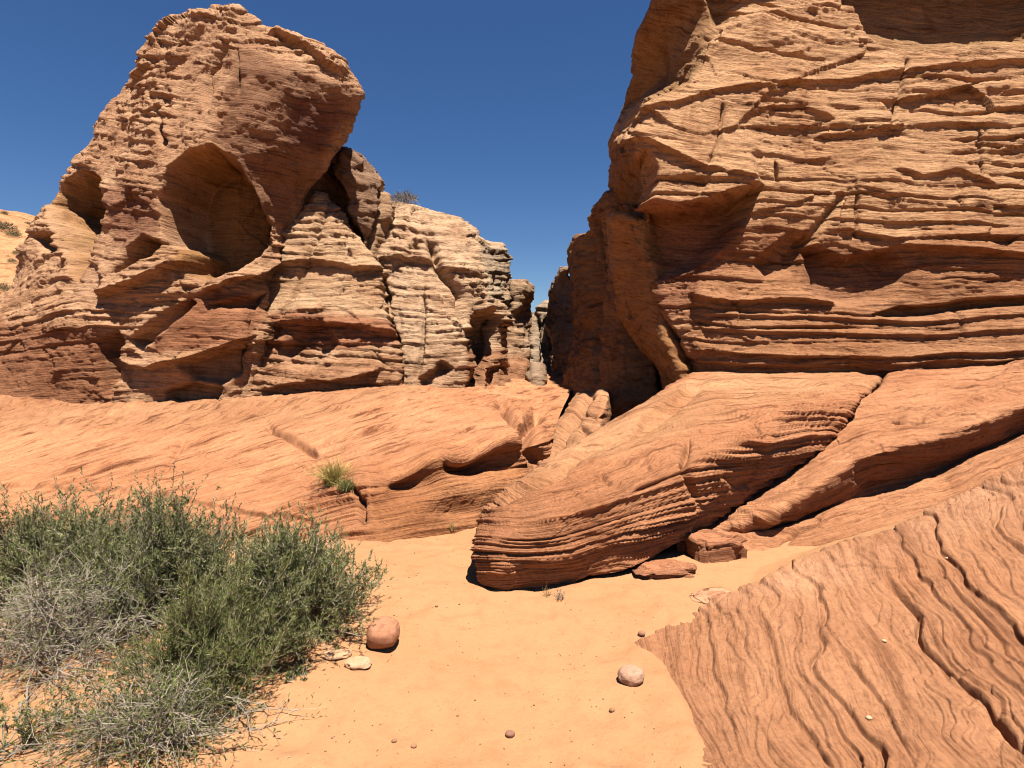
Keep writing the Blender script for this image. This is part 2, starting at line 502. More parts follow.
# ---- dark varnished fin behind
rows = hidden([
 [(325, 160, 12.9), (344, 145, 12.4), (359, 151, 12.4), (377, 172, 12.9)],
 [(296, 176, 12.9), (342, 176, 12.2), (368, 180, 12.2), (392, 197, 12.8)],
 [(298, 215, 12.7), (350, 220, 12.0), (370, 222, 12.0), (391, 222, 12.6)],
 [(312, 262, 12.5), (361, 260, 12.0), (372, 262, 12.0), (384, 262, 12.5)],
 [(312, 300, 12.4), (361, 300, 12.0), (372, 300, 12.0), (384, 300, 12.5)]])
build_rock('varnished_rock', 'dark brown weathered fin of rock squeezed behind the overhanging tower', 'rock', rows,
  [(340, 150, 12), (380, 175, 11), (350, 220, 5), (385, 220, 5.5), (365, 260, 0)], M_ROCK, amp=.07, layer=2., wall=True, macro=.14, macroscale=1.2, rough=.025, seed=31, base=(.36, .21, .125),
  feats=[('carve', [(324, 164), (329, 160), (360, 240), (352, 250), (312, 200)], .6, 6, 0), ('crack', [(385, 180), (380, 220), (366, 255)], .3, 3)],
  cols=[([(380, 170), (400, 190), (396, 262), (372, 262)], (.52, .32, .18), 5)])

# ---- pale stratified bluff
rows = hidden([
 [(380, 204, 14.2), (397, 200, 13.6), (423, 208, 13.5), (457, 216, 13.7), (480, 238, 14.0), (503, 243, 14.6)],
 [(366, 245, 12.9), (395, 238, 12.5), (426, 240, 12.3), (460, 247, 12.5), (488, 262, 13.1), (509, 262, 14.2)],
 [(372, 290, 12.0), (400, 288, 11.7), (430, 288, 11.6), (462, 292, 11.8), (490, 298, 12.4), (510, 292, 13.6)],
 [(380, 340, 11.2), (405, 338, 11.0), (430, 340, 10.9), (462, 340, 11.2), (487, 342, 12.2), (507, 340, 13.4)],
 [(384, 388, 10.7), (410, 388, 10.45), (435, 390, 10.45), (467, 390, 10.8), (492, 388, 11.6), (517, 386, 12.8)],
 [(384, 440, 10.6), (410, 440, 10.4), (435, 440, 10.4), (467, 440, 10.7), (492, 440, 11.5), (517, 440, 12.6)]])
build_rock('stratified_bluff', 'pale cream bluff of ragged thin layers between the tower and the canyon gap', 'rock', rows,
  [(385, 205, 24), (430, 212, 23.5), (480, 240, 20), (505, 250, 19), (380, 250, 17.5), (430, 250, 18.5), (400, 300, 12), (460, 300, 12.5), (505, 300, 12), (390, 350, 5), (440, 345, 6), (500, 345, 5), (390, 395, -1), (450, 390, 0), (510, 390, 0)],
  M_ROCK, amp=.19, layer=.9, facet=.17, wall=True, patchy=.55, block=.4, blocklen=.6, macro=.16, macroscale=1., rough=.022, seed=43, base=(.74, .475, .285),
  feats=[('carve', [(462, 334), (469, 313), (486, 307), (495, 317), (494, 349), (490, 366), (480, 390), (467, 394), (472, 362)], 1.0, 9, .1),
         ('carve', [(487, 372), (500, 360), (519, 366), (519, 392), (482, 394)], .35, 7, .2),
         ('crack', [(427, 240), (440, 268), (456, 288), (462, 300)], .4, 4), ('crack', [(423, 295), (424, 340), (414, 378)], .15, 2), ('crack', [(382, 268), (384, 320), (395, 345)], .35, 4),
         ('crack', [(497, 275), (492, 330), (496, 360)], .25, 3), ('carve', [(417, 378), (440, 360), (452, 368), (435, 386), (420, 392)], .4, 6, .2), ('crack', [(455, 290), (460, 330)], .2, 2.5),
         ('ledge', [(380, 262), (420, 258), (450, 270), (485, 280)], .2, 8)],
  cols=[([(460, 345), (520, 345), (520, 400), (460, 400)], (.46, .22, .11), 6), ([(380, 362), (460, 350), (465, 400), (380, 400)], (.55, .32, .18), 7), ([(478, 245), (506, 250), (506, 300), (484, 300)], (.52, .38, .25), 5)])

# ---- small pillar in the gap
rows = hidden([
 [(508, 282, 15.6), (513, 278, 15.1), (526, 279, 15.1), (533, 287, 15.6)],
 [(506, 318, 15.2), (512, 318, 14.8), (523, 320, 14.9), (534, 318, 15.6)],
 [(502, 365, 14.6), (508, 365, 14.2), (520, 364, 14.4), (530, 358, 15.0)],
 [(498, 400, 14.0), (508, 400, 13.7), (522, 402, 13.8), (534, 400, 14.4)],
 [(498, 450, 14.0), (508, 450, 13.7), (522, 450, 13.8), (534, 450, 14.4)]])
build_rock('rock_pillar', 'small pillar of rock with a shaded side in the canyon gap', 'rock', rows,
  [(510, 280, 12), (530, 285, 12), (510, 320, 7), (530, 320, 7), (510, 365, 2), (525, 365, 2)], M_ROCK, amp=.14, layer=1.2, wall=True, facet=.06, macro=.05, rough=.025, seed=57, base=(.55, .345, .205),
  feats=[('carve', [(506, 338), (513, 312), (534, 296), (536, 330), (522, 370), (508, 360)], .45, 8, .8)],
  cols=[([(500, 355), (540, 355), (540, 450), (490, 450)], (.47, .22, .11), 6)])

# ---- rocks at the far end of the gap
rows = hidden([
 [(512, 325, 20.5), (526, 318, 19.8), (536, 312, 19.4), (543, 305, 19.4), (556, 292, 20), (572, 288, 20.5)],
 [(512, 350, 19.5), (526, 345, 18.9), (534, 343, 18.5), (543, 340, 18.5), (556, 340, 19), (574, 340, 19.5)],
 [(512, 380, 18.6), (524, 380, 18.2), (534, 380, 17.8), (545, 380, 17.8), (560, 380, 18), (580, 380, 18.6)],
 [(512, 420, 18.6), (524, 420, 18.2), (534, 420, 17.8), (545, 420, 17.8), (560, 420, 18), (580, 420, 18.6)]])
build_rock('far_rock', 'farthest pale rock face closing the narrow canyon gap', 'rock', rows,
  [(535, 312, 8), (560, 300, 10), (535, 345, 4), (560, 345, 4), (540, 380, 0), (570, 380, 0)], M_ROCK, amp=.18, layer=1., wall=True, block=.4, macro=.15, macroscale=1.1, rough=.04, seed=61, base=(.50, .36, .24),
  feats=[('crack', [(539, 318), (538, 345), (534, 372)], .8, 3), ('crack', [(547, 320), (547, 360)], .8, 3)])

# ---- block wedged on the canyon floor
rows = hidden([
 [(527, 366, 14.2), (531, 361, 14.0), (540, 361, 14.0), (545, 366, 14.2)],
 [(526, 378, 13.9), (531, 377, 13.6), (540, 377, 13.6), (546, 377, 13.9)],
 [(527, 390, 13.8), (531, 390, 13.5), (540, 390, 13.5), (545, 389, 13.8)],
 [(529, 408, 13.8), (531, 408, 13.6), (540, 408, 13.6), (543, 408, 13.8)]], left=.8, right=.8, top=.8, inset=3)
build_rock('wedged_boulder', 'small squarish boulder wedged on the canyon floor at the far gap', 'boulder', rows, [(530, 361, 5), (545, 361, 5), (530, 390, 0), (545, 390, 0)], M_ROCK,
  amp=.07, layer=1.3, macro=.05, rough=.03, seed=67, base=(.46, .30, .19), sm=2)

# ---- the right-hand cliff
rows = [
 [(650, -190, 12), (660, -190, 11), (690, -190, 10.4), (735, -190, 10.2), (780, -190, 11.2), (880, -190, 11), (1040, -190, 10.8), (1400, -190, 10)],
 [(652, -120, 12), (660, -100, 10.0), (690, -95, 9.7), (740, -90, 9.6), (790, -90, 9.9), (880, -90, 9.6), (1040, -90, 9.4), (1400, -90, 9)],
 [(658, 0, 12), (653, 0, 10.2), (690, 0, 9.7), (742, 2, 9.4), (790, 0, 9.3), (880, 0, 9.1), (1040, 0, 9.0), (1400, 0, 8.5)],
 [(644, 40, 13), (634, 36, 10.9), (672, 40, 10.4), (708, 36, 9.2), (780, 40, 9.0), (880, 45, 8.8), (1040, 45, 8.6), (1400, 45, 8.2)],
 [(644, 80, 14), (634, 76, 12.0), (662, 82, 11.4), (688, 82, 9.0), (770, 85, 8.75), (880, 88, 8.55), (1040, 90, 8.4), (1400, 90, 8)],
 [(634, 110, 15), (624, 106, 13.0), (641, 102, 12.2), (648, 106, 8.85), (755, 125, 8.55), (880, 130, 8.35), (1040, 135, 8.2), (1400, 135, 7.8)],
 [(615, 150, 14.0), (610, 148, 12.2), (618, 144, 10.5), (630, 142, 8.7), (745, 165, 8.4), (880, 175, 8.15), (1040, 180, 8.0), (1400, 180, 7.6)],
 [(612, 200, 14), (614, 200, 12.2), (628, 198, 10.4), (644, 196, 8.65), (742, 208, 8.3), (880, 220, 8.0), (1040, 225, 7.8), (1400, 225, 7.4)],
 [(625, 250, 13.6), (630, 250, 12), (638, 250, 10.4), (646, 248, 8.85), (742, 255, 8.3), (880, 262, 7.9), (1040, 265, 7.65), (1400, 265, 7.2)],
 [(635, 300, 13.0), (640, 300, 11.2), (648, 300, 9.8), (658, 300, 8.6), (745, 303, 8.05), (880, 308, 7.7), (1040, 308, 7.4), (1400, 308, 7)],
 [(650, 345, 12.6), (655, 345, 10.6), (666, 345, 9.3), (680, 345, 8.25), (750, 345, 7.8), (880, 346, 7.5), (1040, 342, 7.2), (1400, 342, 6.8)],
 [(650, 380, 12.4), (660, 380, 10.4), (675, 378, 9.2), (696, 376, 8.15), (755, 374, 7.75), (880, 371, 7.45), (1040, 366, 7.15), (1400, 366, 6.7)],
 [(650, 440, 12.4), (660, 440, 10.4), (675, 440, 9.2), (696, 440, 8.15), (755, 440, 7.75), (880, 440, 7.45), (1040, 440, 7.15), (1400, 440, 6.7)]]
bedG = [(740, 0, 38), (700, 60, 32), (650, 105, 26), (640, 150, 22), (760, 60, 33), (850, 20, 38.5), (1024, 0, 42), (640, 112, 25), (700, 96, 28), (790, 82, 31), (1024, 60, 35),
        (720, 150, 23), (850, 150, 24), (1024, 150, 25), (650, 200, 17), (760, 195, 18.5), (900, 200, 19), (1024, 205, 19), (660, 260, 11), (780, 255, 12.5), (900, 260, 12.5), (1024, 260, 12.5),
        (690, 300, 7), (800, 302, 7.5), (900, 310, 7), (1024, 302, 8), (700, 345, 3), (850, 345, 3.2), (1024, 340, 4), (700, 375, 0), (850, 371, .5), (1024, 364, 1.5)]
build_rock('right_cliff'.replace('right_', 'sandstone_'), 'massive orange sandstone cliff filling the right of the view with horizontal ledges', 'cliff', rows, bedG, M_ROCK,
  amp=.075, layer=1.5, facet=.11, wall=True, patchy=.75, fscale=(.6, .6, 1.6), groove=.8, block=.2, blocklen=1.4, macro=.12, macroscale=.7, rough=.012, seed=71, base=(.70, .385, .19), sm=3.5,
  amps=[([(600, -200), (742, -5), (708, 36), (688, 85), (640, 106), (580, 130)], .05, 8),
        ([(647, 200), (742, 200), (720, 260), (640, 280)], .03, 6),
        ([(850, -60), (1060, -60), (1060, 48), (930, 44), (880, 46), (855, 20)], .04, 5)],
  feats=[('carve', [(852, -60), (1100, -80), (1100, 46), (1010, 43), (955, 46), (915, 52), (885, 44), (868, 36), (855, 12)], 1.1, 12, .35),
         ('carve', [(700, -30), (860, -40), (868, 8), (800, 6), (745, 14), (715, 24)], .35, 10, .2),
         ('carve', [(617, 205), (622, 175), (633, 157), (648, 152), (658, 170), (656, 198), (640, 208)], .6, 7, .1),
         ('carve', [(643, 198), (678, 206), (710, 203), (742, 194), (762, 187), (752, 215), (735, 235), (700, 268), (672, 285), (645, 285)], .75, 12, .75),
         ('carve', [(802, 247), (815, 243), (845, 256), (895, 247), (908, 268), (888, 300), (842, 306), (814, 302)], .4, 8, .35),
         ('carve', [(756, 262), (790, 232), (820, 234), (800, 252), (798, 275), (768, 284)], .25, 9, .4),
         ('carve', [(870, 316), (900, 306), (960, 302), (1024, 298), (1100, 296), (1100, 306), (1024, 309), (950, 314), (890, 320)], .3, 4, .3),
         ('ledge', [(606, 148), (640, 138), (700, 168), (760, 185)], .12, 16),
         ('ledge', [(636, 203), (678, 209), (710, 206), (742, 197), (764, 188)], .3, 30),
         ('ledge', [(640, 112), (700, 98), (750, 88), (800, 84), (870, 78), (950, 70), (1100, 56)], .10, 10),
         ('ledge', [(740, 120), (768, 108), (800, 106), (838, 120)], .07, 14),
         ('ledge', [(888, 168), (920, 176), (960, 172), (1000, 184)], .08, 12),
         ('ledge', [(815, 135), (880, 132), (960, 124), (1060, 128)], .07, 10),
         ('ledge', [(690, 297), (740, 302), (800, 302), (840, 306)], .2, 9),
         ('ledge', [(700, 330), (780, 334), (880, 338), (1060, 330)], .09, 7),
         ('ledge', [(690, 352), (760, 356), (880, 358), (1060, 350)], .12, 7), ('ledge', [(690, 365), (780, 366), (900, 364), (1060, 358)], .10, 5), ('ledge', [(700, 316), (800, 319), (900, 324), (1060, 316)], .08, 6),
         ('ledge', [(890, 246), (930, 250), (1060, 262)], .2, 12), ('ledge', [(840, 225), (900, 240), (1000, 238), (1060, 230)], .1, 8),
         ('crack', [(846, 190), (830, 210), (805, 238), (790, 262)], .12, 4), ('crack', [(780, 158), (780, 180)], .15, 1.5), ('crack', [(957, 310), (958, 345)], .15, 1.5), ('crack', [(722, 104), (716, 140), (706, 168)], .1, 1.5), ('crack', [(905, 62), (898, 100), (888, 130)], .12, 1.5), ('crack', [(980, 130), (984, 175)], .12, 1.5), ('crack', [(860, 190), (858, 236)], .1, 1.5),
         ('crack', [(735, 12), (705, 40), (690, 78)], .1, 4)],
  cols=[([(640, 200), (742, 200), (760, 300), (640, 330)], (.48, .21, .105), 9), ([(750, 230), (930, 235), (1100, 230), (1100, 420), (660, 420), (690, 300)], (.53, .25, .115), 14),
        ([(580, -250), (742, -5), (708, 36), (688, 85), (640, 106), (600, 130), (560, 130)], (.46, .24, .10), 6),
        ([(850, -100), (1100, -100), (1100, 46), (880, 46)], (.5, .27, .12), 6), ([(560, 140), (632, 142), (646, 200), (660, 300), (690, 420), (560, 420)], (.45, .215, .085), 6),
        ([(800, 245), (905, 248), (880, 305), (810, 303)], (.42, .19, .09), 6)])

# ---- leaning buttress at the corner of the cliff
rows = hidden([
 [(606, 214, 9.7), (612, 207, 9.5), (622, 209, 9.3), (636, 216, 8.95)],
 [(606, 232, 9.75), (614, 230, 9.5), (628, 231, 9.2), (642, 238, 8.8)],
 [(611, 262, 9.9), (621, 262, 9.55), (636, 262, 9.15), (651, 264, 8.7)],
 [(620, 312, 10.1), (630, 314, 9.6), (644, 315, 9.1), (658, 318, 8.5)],
 [(637, 345, 10.1), (645, 348, 9.6), (657, 350, 9.0), (668, 352, 8.3)],
 [(656, 368, 9.9), (661, 371, 9.4), (669, 373, 8.8), (680, 375, 8.1)],
 [(668, 430, 9.9), (672, 430, 9.4), (680, 430, 8.8), (690, 430, 8.1)]], left=1.5, right=.5, top=1.0, inset=2)
rows = [q[:-1] + [(q[-2][0] + 12, q[-2][1], q[-2][2] + .12), (q[-2][0] + 24, q[-2][1], q[-2][2] + .8)] for q in rows]
build_rock('leaning_buttress', 'brown leaning buttress below the arch at the corner of the big right cliff', 'rock', rows,
  [(610, 205, 10), (640, 215, 10), (620, 260, 6), (650, 300, 3), (670, 378, 0)], M_ROCK,
  amp=.05, layer=1.2, wall=True, facet=.08, macro=.10, macroscale=1.3, rough=.02, seed=83, base=(.50, .245, .095), sm=5)

# ---- dark fins on the right of the gap
rows = hidden([
 [(569, 262, 15.5), (571, 240, 14.4), (586, 228, 13.0), (590, 216, 12.4), (610, 190, 11.8), (640, 180, 11.6)],
 [(571, 290, 15.3), (574, 280, 14.2), (588, 275, 12.7), (594, 270, 12.0), (612, 262, 11.4), (640, 262, 11.2)],
 [(576, 330, 14.8), (580, 330, 13.8), (590, 330, 12.4), (600, 330, 11.6), (618, 330, 11.0), (650, 330, 10.8)],
 [(566, 372, 13.6), (572, 372, 13.0), (588, 375, 11.9), (602, 378, 11.2), (622, 380, 10.6), (660, 380, 10.2)],
 [(562, 400, 13.3), (568, 400, 12.6), (586, 405, 11.6), (602, 405, 11.0), (622, 405, 10.4), (660, 405, 10.0)],
 [(562, 470, 13.3), (568, 470, 12.6), (586, 470, 11.6), (602, 470, 11.0), (622, 470, 10.4), (660, 470, 10.0)]])
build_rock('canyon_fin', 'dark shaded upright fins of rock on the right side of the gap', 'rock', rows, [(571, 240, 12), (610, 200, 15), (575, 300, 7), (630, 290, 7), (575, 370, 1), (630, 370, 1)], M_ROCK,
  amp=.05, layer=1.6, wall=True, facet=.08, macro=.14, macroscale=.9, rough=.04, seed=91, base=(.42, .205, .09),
  feats=[('crack', [(586, 225), (590, 280), (592, 350)], .5, 4), ('crack', [(598, 215), (600, 300), (596, 380)], .4, 3)])
rows = hidden([
 [(547, 300, 18.5), (553, 280, 17.6), (561, 268, 17.0), (571, 266, 16.6)],
 [(545, 328, 18.2), (554, 325, 17.2), (563, 322, 16.7), (580, 320, 16.4)],
 [(552, 365, 17.6), (556, 365, 16.8), (566, 365, 16.3), (582, 362, 16)],
 [(548, 400, 17), (556, 402, 16.2), (568, 402, 15.9), (586, 402, 15.6)],
 [(548, 450, 17), (556, 450, 16.2), (568, 450, 15.9), (586, 450, 15.6)]])
build_rock('far_fin', 'distant rock fin with a pale lit slab on the right of the gap', 'rock', rows, [(555, 280, 8), (575, 280, 8), (555, 340, 3), (575, 340, 3), (565, 400, 0)], M_ROCK,
  amp=.07, layer=1.4, wall=True, facet=.06, macro=.05, rough=.05, seed=97, base=(.42, .27, .18),
  feats=[('carve', [(545, 300), (560, 270), (572, 268), (564, 310), (556, 365), (546, 350)], .4, 5, 0)])

# ---- sunlit wedge on the canyon floor
rows = [
 [(586, 398, 11.5), (590, 396, 11.3), (600, 394, 11.1), (608, 394, 11.0), (611, 400, 11.5)],
 [(578, 392, 10.1), (588, 389, 9.9), (600, 388, 9.7), (609, 389, 9.6), (612, 396, 10.4)],
 [(558, 425, 9.1), (568, 421, 8.8), (586, 417, 8.4), (604, 415, 8.2), (609, 424, 9.0)],
 [(540, 462, 8.0), (550, 456, 7.7), (572, 451, 7.3), (596, 446, 7.1), (602, 455, 8.0)],
 [(536, 520, 7.6), (550, 520, 7.4), (572, 520, 7.0), (596, 515, 6.9), (602, 520, 7.6)]]
build_rock('canyon_ledge', 'sunlit ramp of rock behind the rounded nose, half in the cliff shadow', 'rock', rows,
  [(545, 460, 0), (572, 452, .3), (596, 446, 1), (568, 421, 4.4), (604, 416, 5.4), (588, 389, 8), (608, 389, 8.6)], M_SLOPE, amp=.03, layer=.6, facet=.05, macro=.05, rough=.012, seed=101, base=(.58, .28, .135), sm=2,
  feats=[('crack', [(592, 390), (575, 419), (552, 455)], .25, 3.5), ('crack', [(576, 430), (590, 434), (600, 432)], .1, 2), ('crack', [(582, 412), (594, 420), (604, 418)], .1, 2)], block=.3)

# ---- long smooth slope on the left
rows = [
 [(-320, 392, 14), (-100, 388, 13), (100, 392, 12.5), (200, 392, 12.5), (300, 386, 12.5), (400, 376, 13), (470, 378, 14), (520, 376, 15.5), (548, 374, 17), (580, 374, 18)],
 [(-320, 402, 10.2), (-100, 400, 9.6), (100, 408, 9.3), (200, 405, 9.3), (300, 396, 9.4), (400, 386, 9.9), (462, 390, 10.5), (512, 390, 11.8), (540, 390, 12.8), (575, 385, 13.4)],
 [(-320, 440, 7.6), (-100, 440, 7.3), (100, 440, 7.3), (200, 438, 7.3), (300, 432, 7.4), (400, 420, 7.9), (462, 410, 8.6), (510, 408, 9.4), (538, 414, 10.2), (562, 410, 10.8)],
 [(-320, 490, 6.1), (-100, 490, 6.0), (100, 490, 6.0), (200, 488, 6.0), (300, 482, 5.95), (385, 468, 5.1), (448, 446, 5.5), (506, 437, 6.1), (536, 441, 6.7), (548, 446, 7.6)],
 [(-320, 512, 5.5), (-100, 510, 5.45), (100, 510, 5.45), (200, 512, 5.4), (300, 514, 5.2), (380, 505, 4.95), (440, 484, 5.25), (500, 466, 5.88), (531, 460, 6.55), (545, 462, 7.6)],
 [(-320, 524, 5.25), (-100, 524, 5.25), (100, 526, 5.19), (200, 530, 5.07), (300, 538, 4.86), (372, 550, 4.56), (430, 534, 4.92), (485, 517, 5.4), (525, 495, 6.1), (545, 485, 6.9)],
 [(-320, 580, 5.2), (-100, 580, 5.2), (100, 580, 5.1), (200, 585, 5.0), (300, 590, 4.75), (372, 600, 4.45), (432, 585, 4.85), (485, 570, 5.3), (525, 545, 5.9), (545, 540, 6.7)]]
sl = lambda x, y: -(y + .33 * x) / 6.
bedL = [(x, y, sl(x, y)) for x in (-300, -100, 50, 150, 250, 350) for y in (410, 450, 490, 530)] + \
       [(420, 400, sl(420, 400)), (420, 440, sl(420, 440)), (410, 480, sl(410, 480) + .6), (470, 395, sl(450, 395)), (480, 430, sl(470, 430)), (470, 470, sl(435, 470)), (440, 520, sl(400, 520)),
        (540, 400, sl(480, 400) - .5), (545, 440, sl(470, 440) - 1.2), (520, 470, sl(430, 470) - 1), (490, 500, sl(410, 505))]
build_rock('rock_slope', 'long low slope of smooth cross-bedded orange rock below the tower', 'rock slope', rows, bedL, M_SLOPE, amp=.085, layer=1.7, facet=.02, groove=.25, lipw=.92, step=.85, patchy=.45, macro=.06, macroscale=.5, rough=.008,
  seed=113, base=(.59, .262, .122), sm=7, fine=.5, warp=.35, prof=.9,
  amps=[([(370, 560), (372, 470), (430, 440), (520, 430), (520, 560)], .022, 14)],
  feats=[('bump', 482, 459, 36, 15, -.42), ('bump', 412, 480, 32, 16, -.24), ('bump', 462, 508, 36, 11, -.14), ('crack', [(498, 400), (512, 416), (530, 438), (538, 462)], .35, 4), ('crack', [(540, 412), (528, 425), (534, 440)], .3, 6), ('bump', 425, 500, 20, 22, .08), ('bump', 440, 460, 16, 14, .12), ('bump', 505, 440, 20, 10, .1),
         ('crack', [(268, 425), (290, 440), (316, 456)], .12, 3), ('crack', [(350, 485), (362, 500), (364, 525)], .1, 3), ('crack', [(186, 440), (172, 460), (160, 478)], .05, 2.5),
         ('ledge', [(-340, 490), (0, 489), (60, 490), (100, 496), (145, 500), (205, 508), (273, 520), (312, 523)], .05, 30),
         ('ledge', [(320, 448), (350, 438), (390, 430), (430, 424)], .06, 8), ('ledge', [(60, 476), (120, 462), (150, 455)], .05, 7), ('ledge', [(-300, 412), (0, 404), (60, 414), (150, 414), (230, 410), (300, 404), (400, 394)], .06, 6),
         ('ledge', [(-300, 432), (0, 424), (100, 424), (200, 420), (300, 410), (420, 402)], .05, 6)],
  cols=[([(-400, 395), (300, 395), (420, 380), (420, 395), (300, 425), (-400, 430)], (.50, .235, .11), 9), ([(370, 560), (372, 490), (420, 455), (530, 440), (550, 560)], (.50, .215, .09), 12)])

# ---- rounded nose at the foot of the right cliff
rows = [
 [(500, 512, 5.4), (525, 478, 6.0), (565, 455, 6.8), (635, 420, 8.2), (700, 370, 9.5), (795, 369, 9.3), (885, 372, 9.2), (875, 374, 10.5)],
 [(480, 516, 4.4), (506, 492, 4.6), (545, 463, 5.1), (612, 422, 6.4), (694, 374, 7.9), (790, 372, 7.8), (886, 374, 7.6), (874, 376, 9.5)],
 [(474, 532, 3.95), (496, 512, 3.98), (540, 488, 4.15), (612, 454, 4.75), (704, 418, 5.5), (785, 402, 5.85), (860, 403, 6.3), (848, 404, 8.5)],
 [(472, 553, 3.74), (492, 543, 3.62), (540, 523, 3.64), (612, 496, 3.85), (700, 460, 4.35), (768, 438, 4.9), (828, 442, 5.8), (814, 442, 7.5)],
 [(475, 574, 3.70), (494, 572, 3.55), (542, 560, 3.56), (612, 540, 3.80), (688, 502, 4.25), (744, 478, 4.85), (794, 475, 5.5), (780, 475, 7)],
 [(484, 590, 3.76), (502, 595, 3.68), (545, 592, 3.72), (612, 581, 3.95), (658, 562, 4.3), (702, 538, 4.85), (728, 512, 5.3), (716, 512, 6.8)],
 [(486, 650, 3.78), (502, 650, 3.72), (545, 650, 3.76), (612, 640, 4.0), (658, 620, 4.35), (700, 600, 4.9), (726, 570, 5.3), (716, 570, 6.8)]]
rows = [[(r[0][0] + 34, r[0][1] - 6, r[0][2] + 1.1), (r[0][0] + 5, r[0][1] - 2, r[0][2] + .28)] + r for r in rows]
bedN = [(500, 595, 0), (560, 592, 0), (640, 575, 0), (474, 560, 4), (520, 565, 3.6), (600, 548, 4), (680, 515, 5), (474, 535, 7), (540, 530, 8), (620, 500, 9), (700, 465, 10), (500, 500, 12.5),
        (560, 485, 13.5), (640, 450, 14.5), (740, 430, 14.5), (800, 430, 13), (560, 460, 17), (640, 415, 19), (740, 395, 19.5), (850, 390, 19), (700, 374, 23), (800, 372, 23), (880, 372, 22.5),
        (720, 510, 4.5), (780, 470, 8)]
build_rock('nose_rock', 'rounded nose of finely laminated red rock rising from the sand', 'rock', rows, bedN, M_NOSE, amp=.045, layer=.85, facet=.03, groove=.5, lipw=.86, step=.95, patchy=.5, macro=.06, macroscale=.9, rough=.010, seed=127,
  base=(.53, .228, .104), sm=5, fine=.75, warp=.5, prof=.85,
  amps=[([(600, 575), (640, 520), (730, 440), (790, 405), (850, 395), (880, 380), (880, 420), (800, 490), (720, 540), (660, 570)], .085, 14), ([(470, 540), (545, 460), (690, 372), (890, 365), (860, 390), (720, 410), (600, 470), (520, 530)], .028, 12)],
  feats=[('crack', [(700, 392), (652, 418), (612, 438), (588, 453), (562, 475), (530, 489), (498, 504)], .14, 4), ('ledge', [(560, 474), (590, 452), (640, 420), (700, 385)], .07, 9),
         ('crack', [(598, 478), (612, 488), (640, 490), (668, 478)], .05, 3), ('crack', [(690, 440), (680, 470), (690, 500)], .08, 3), ('ledge', [(700, 388), (800, 386), (870, 384)], .06, 8),
         ('carve', [(560, 588), (585, 574), (640, 560), (690, 534), (690, 545), (640, 572), (600, 584)], .14, 6, .2), ('ledge', [(610, 566), (650, 548), (690, 528)], .06, 10), ('ledge', [(520, 470), (640, 468), (680, 462)], .04, 8)],
  cols=[([(470, 520), (545, 455), (700, 370), (900, 360), (900, 385), (800, 400), (700, 420), (600, 460), (500, 510)], (.56, .275, .13), 12)])

# ---- shelf between the crevice and the sand
rows = [
 [(770, 372, 9.8), (830, 369, 9.4), (884, 367, 9.1), (960, 363, 8.9), (1040, 358, 8.6), (1300, 348, 8.2)],
 [(770, 376, 8.2), (830, 373, 7.8), (884, 371, 7.5), (960, 367, 7.3), (1040, 362, 7.1), (1300, 352, 6.8)],
 [(735, 470, 6.2), (812, 442, 5.95), (868, 422, 6.0), (940, 408, 6.0), (1036, 386, 6.1), (1300, 380, 5.8)],
 [(690, 540, 4.6), (768, 516, 4.6), (860, 459, 4.95), (928, 440, 5.1), (1034, 403, 5.4), (1300, 398, 5.2)],
 [(690, 552, 4.65), (774, 530, 4.85), (866, 491, 5.25), (936, 469, 5.4), (1034, 427, 5.65), (1300, 425, 5.4)],
 [(684, 560, 4.4), (776, 542, 4.6), (874, 512, 4.9), (945, 486, 5.05), (1036, 444, 5.3), (1300, 432, 5.1)],
 [(680, 568, 4.2), (780, 555, 4.46), (880, 530, 4.65), (950, 504, 4.8), (1040, 464, 5.0), (1300, 440, 4.9)],
 [(680, 620, 4.2), (780, 620, 4.45), (880, 600, 4.65), (950, 570, 4.8), (1040, 540, 4.9), (1300, 500, 4.8)]]
bedT = [(880, 371, 23), (1024, 362, 23), (870, 400, 19), (1024, 385, 19), (830, 450, 13), (920, 420, 15), (1024, 402, 15), (780, 505, 8), (868, 456, 10), (930, 440, 11.5), (1024, 405, 13), (780, 528, 5), (870, 490, 6), (940, 468, 7), (1024, 428, 9), (700, 560, 0), (790, 550, 1), (880, 525, 1), (1024, 462, 3)]
build_rock('rock_shelf', 'stepped shelf of red rock right of the crevice with a dark undercut step', 'rock', rows, bedT, M_NOSE, amp=.035, layer=1.1, facet=.05, groove=.5, lipw=.86, step=1.0, patchy=.5, macro=.07, macroscale=1.1, rough=.012, seed=131,
  base=(.56, .25, .118), sm=2.6, fine=.5, warp=.5,
  feats=[('ledge', [(895, 430), (925, 424), (952, 413), (986, 400), (1000, 396), (1100, 380)], .08, 10), ('crack', [(888, 424), (900, 428), (926, 424)], .08, 2.5), ('crack', [(836, 372), (870, 392), (884, 376)], .12, 3),
         ('ledge', [(690, 556), (740, 548), (830, 520), (940, 486), (1060, 440)], .06, 8), ('crack', [(716, 535), (708, 556), (716, 570)], .12, 3), ('crack', [(782, 546), (800, 530), (822, 522)], .08, 2.5), ('ledge', [(1000, 380), (1030, 372), (1100, 368)], .1, 8), ('bump', 716, 552, 30, 10, .1)],
  cols=[([(770, 525), (866, 460), (930, 442), (1040, 404), (1100, 400), (1100, 425), (936, 468), (866, 490), (776, 535)], (.44, .185, .085), 6)])

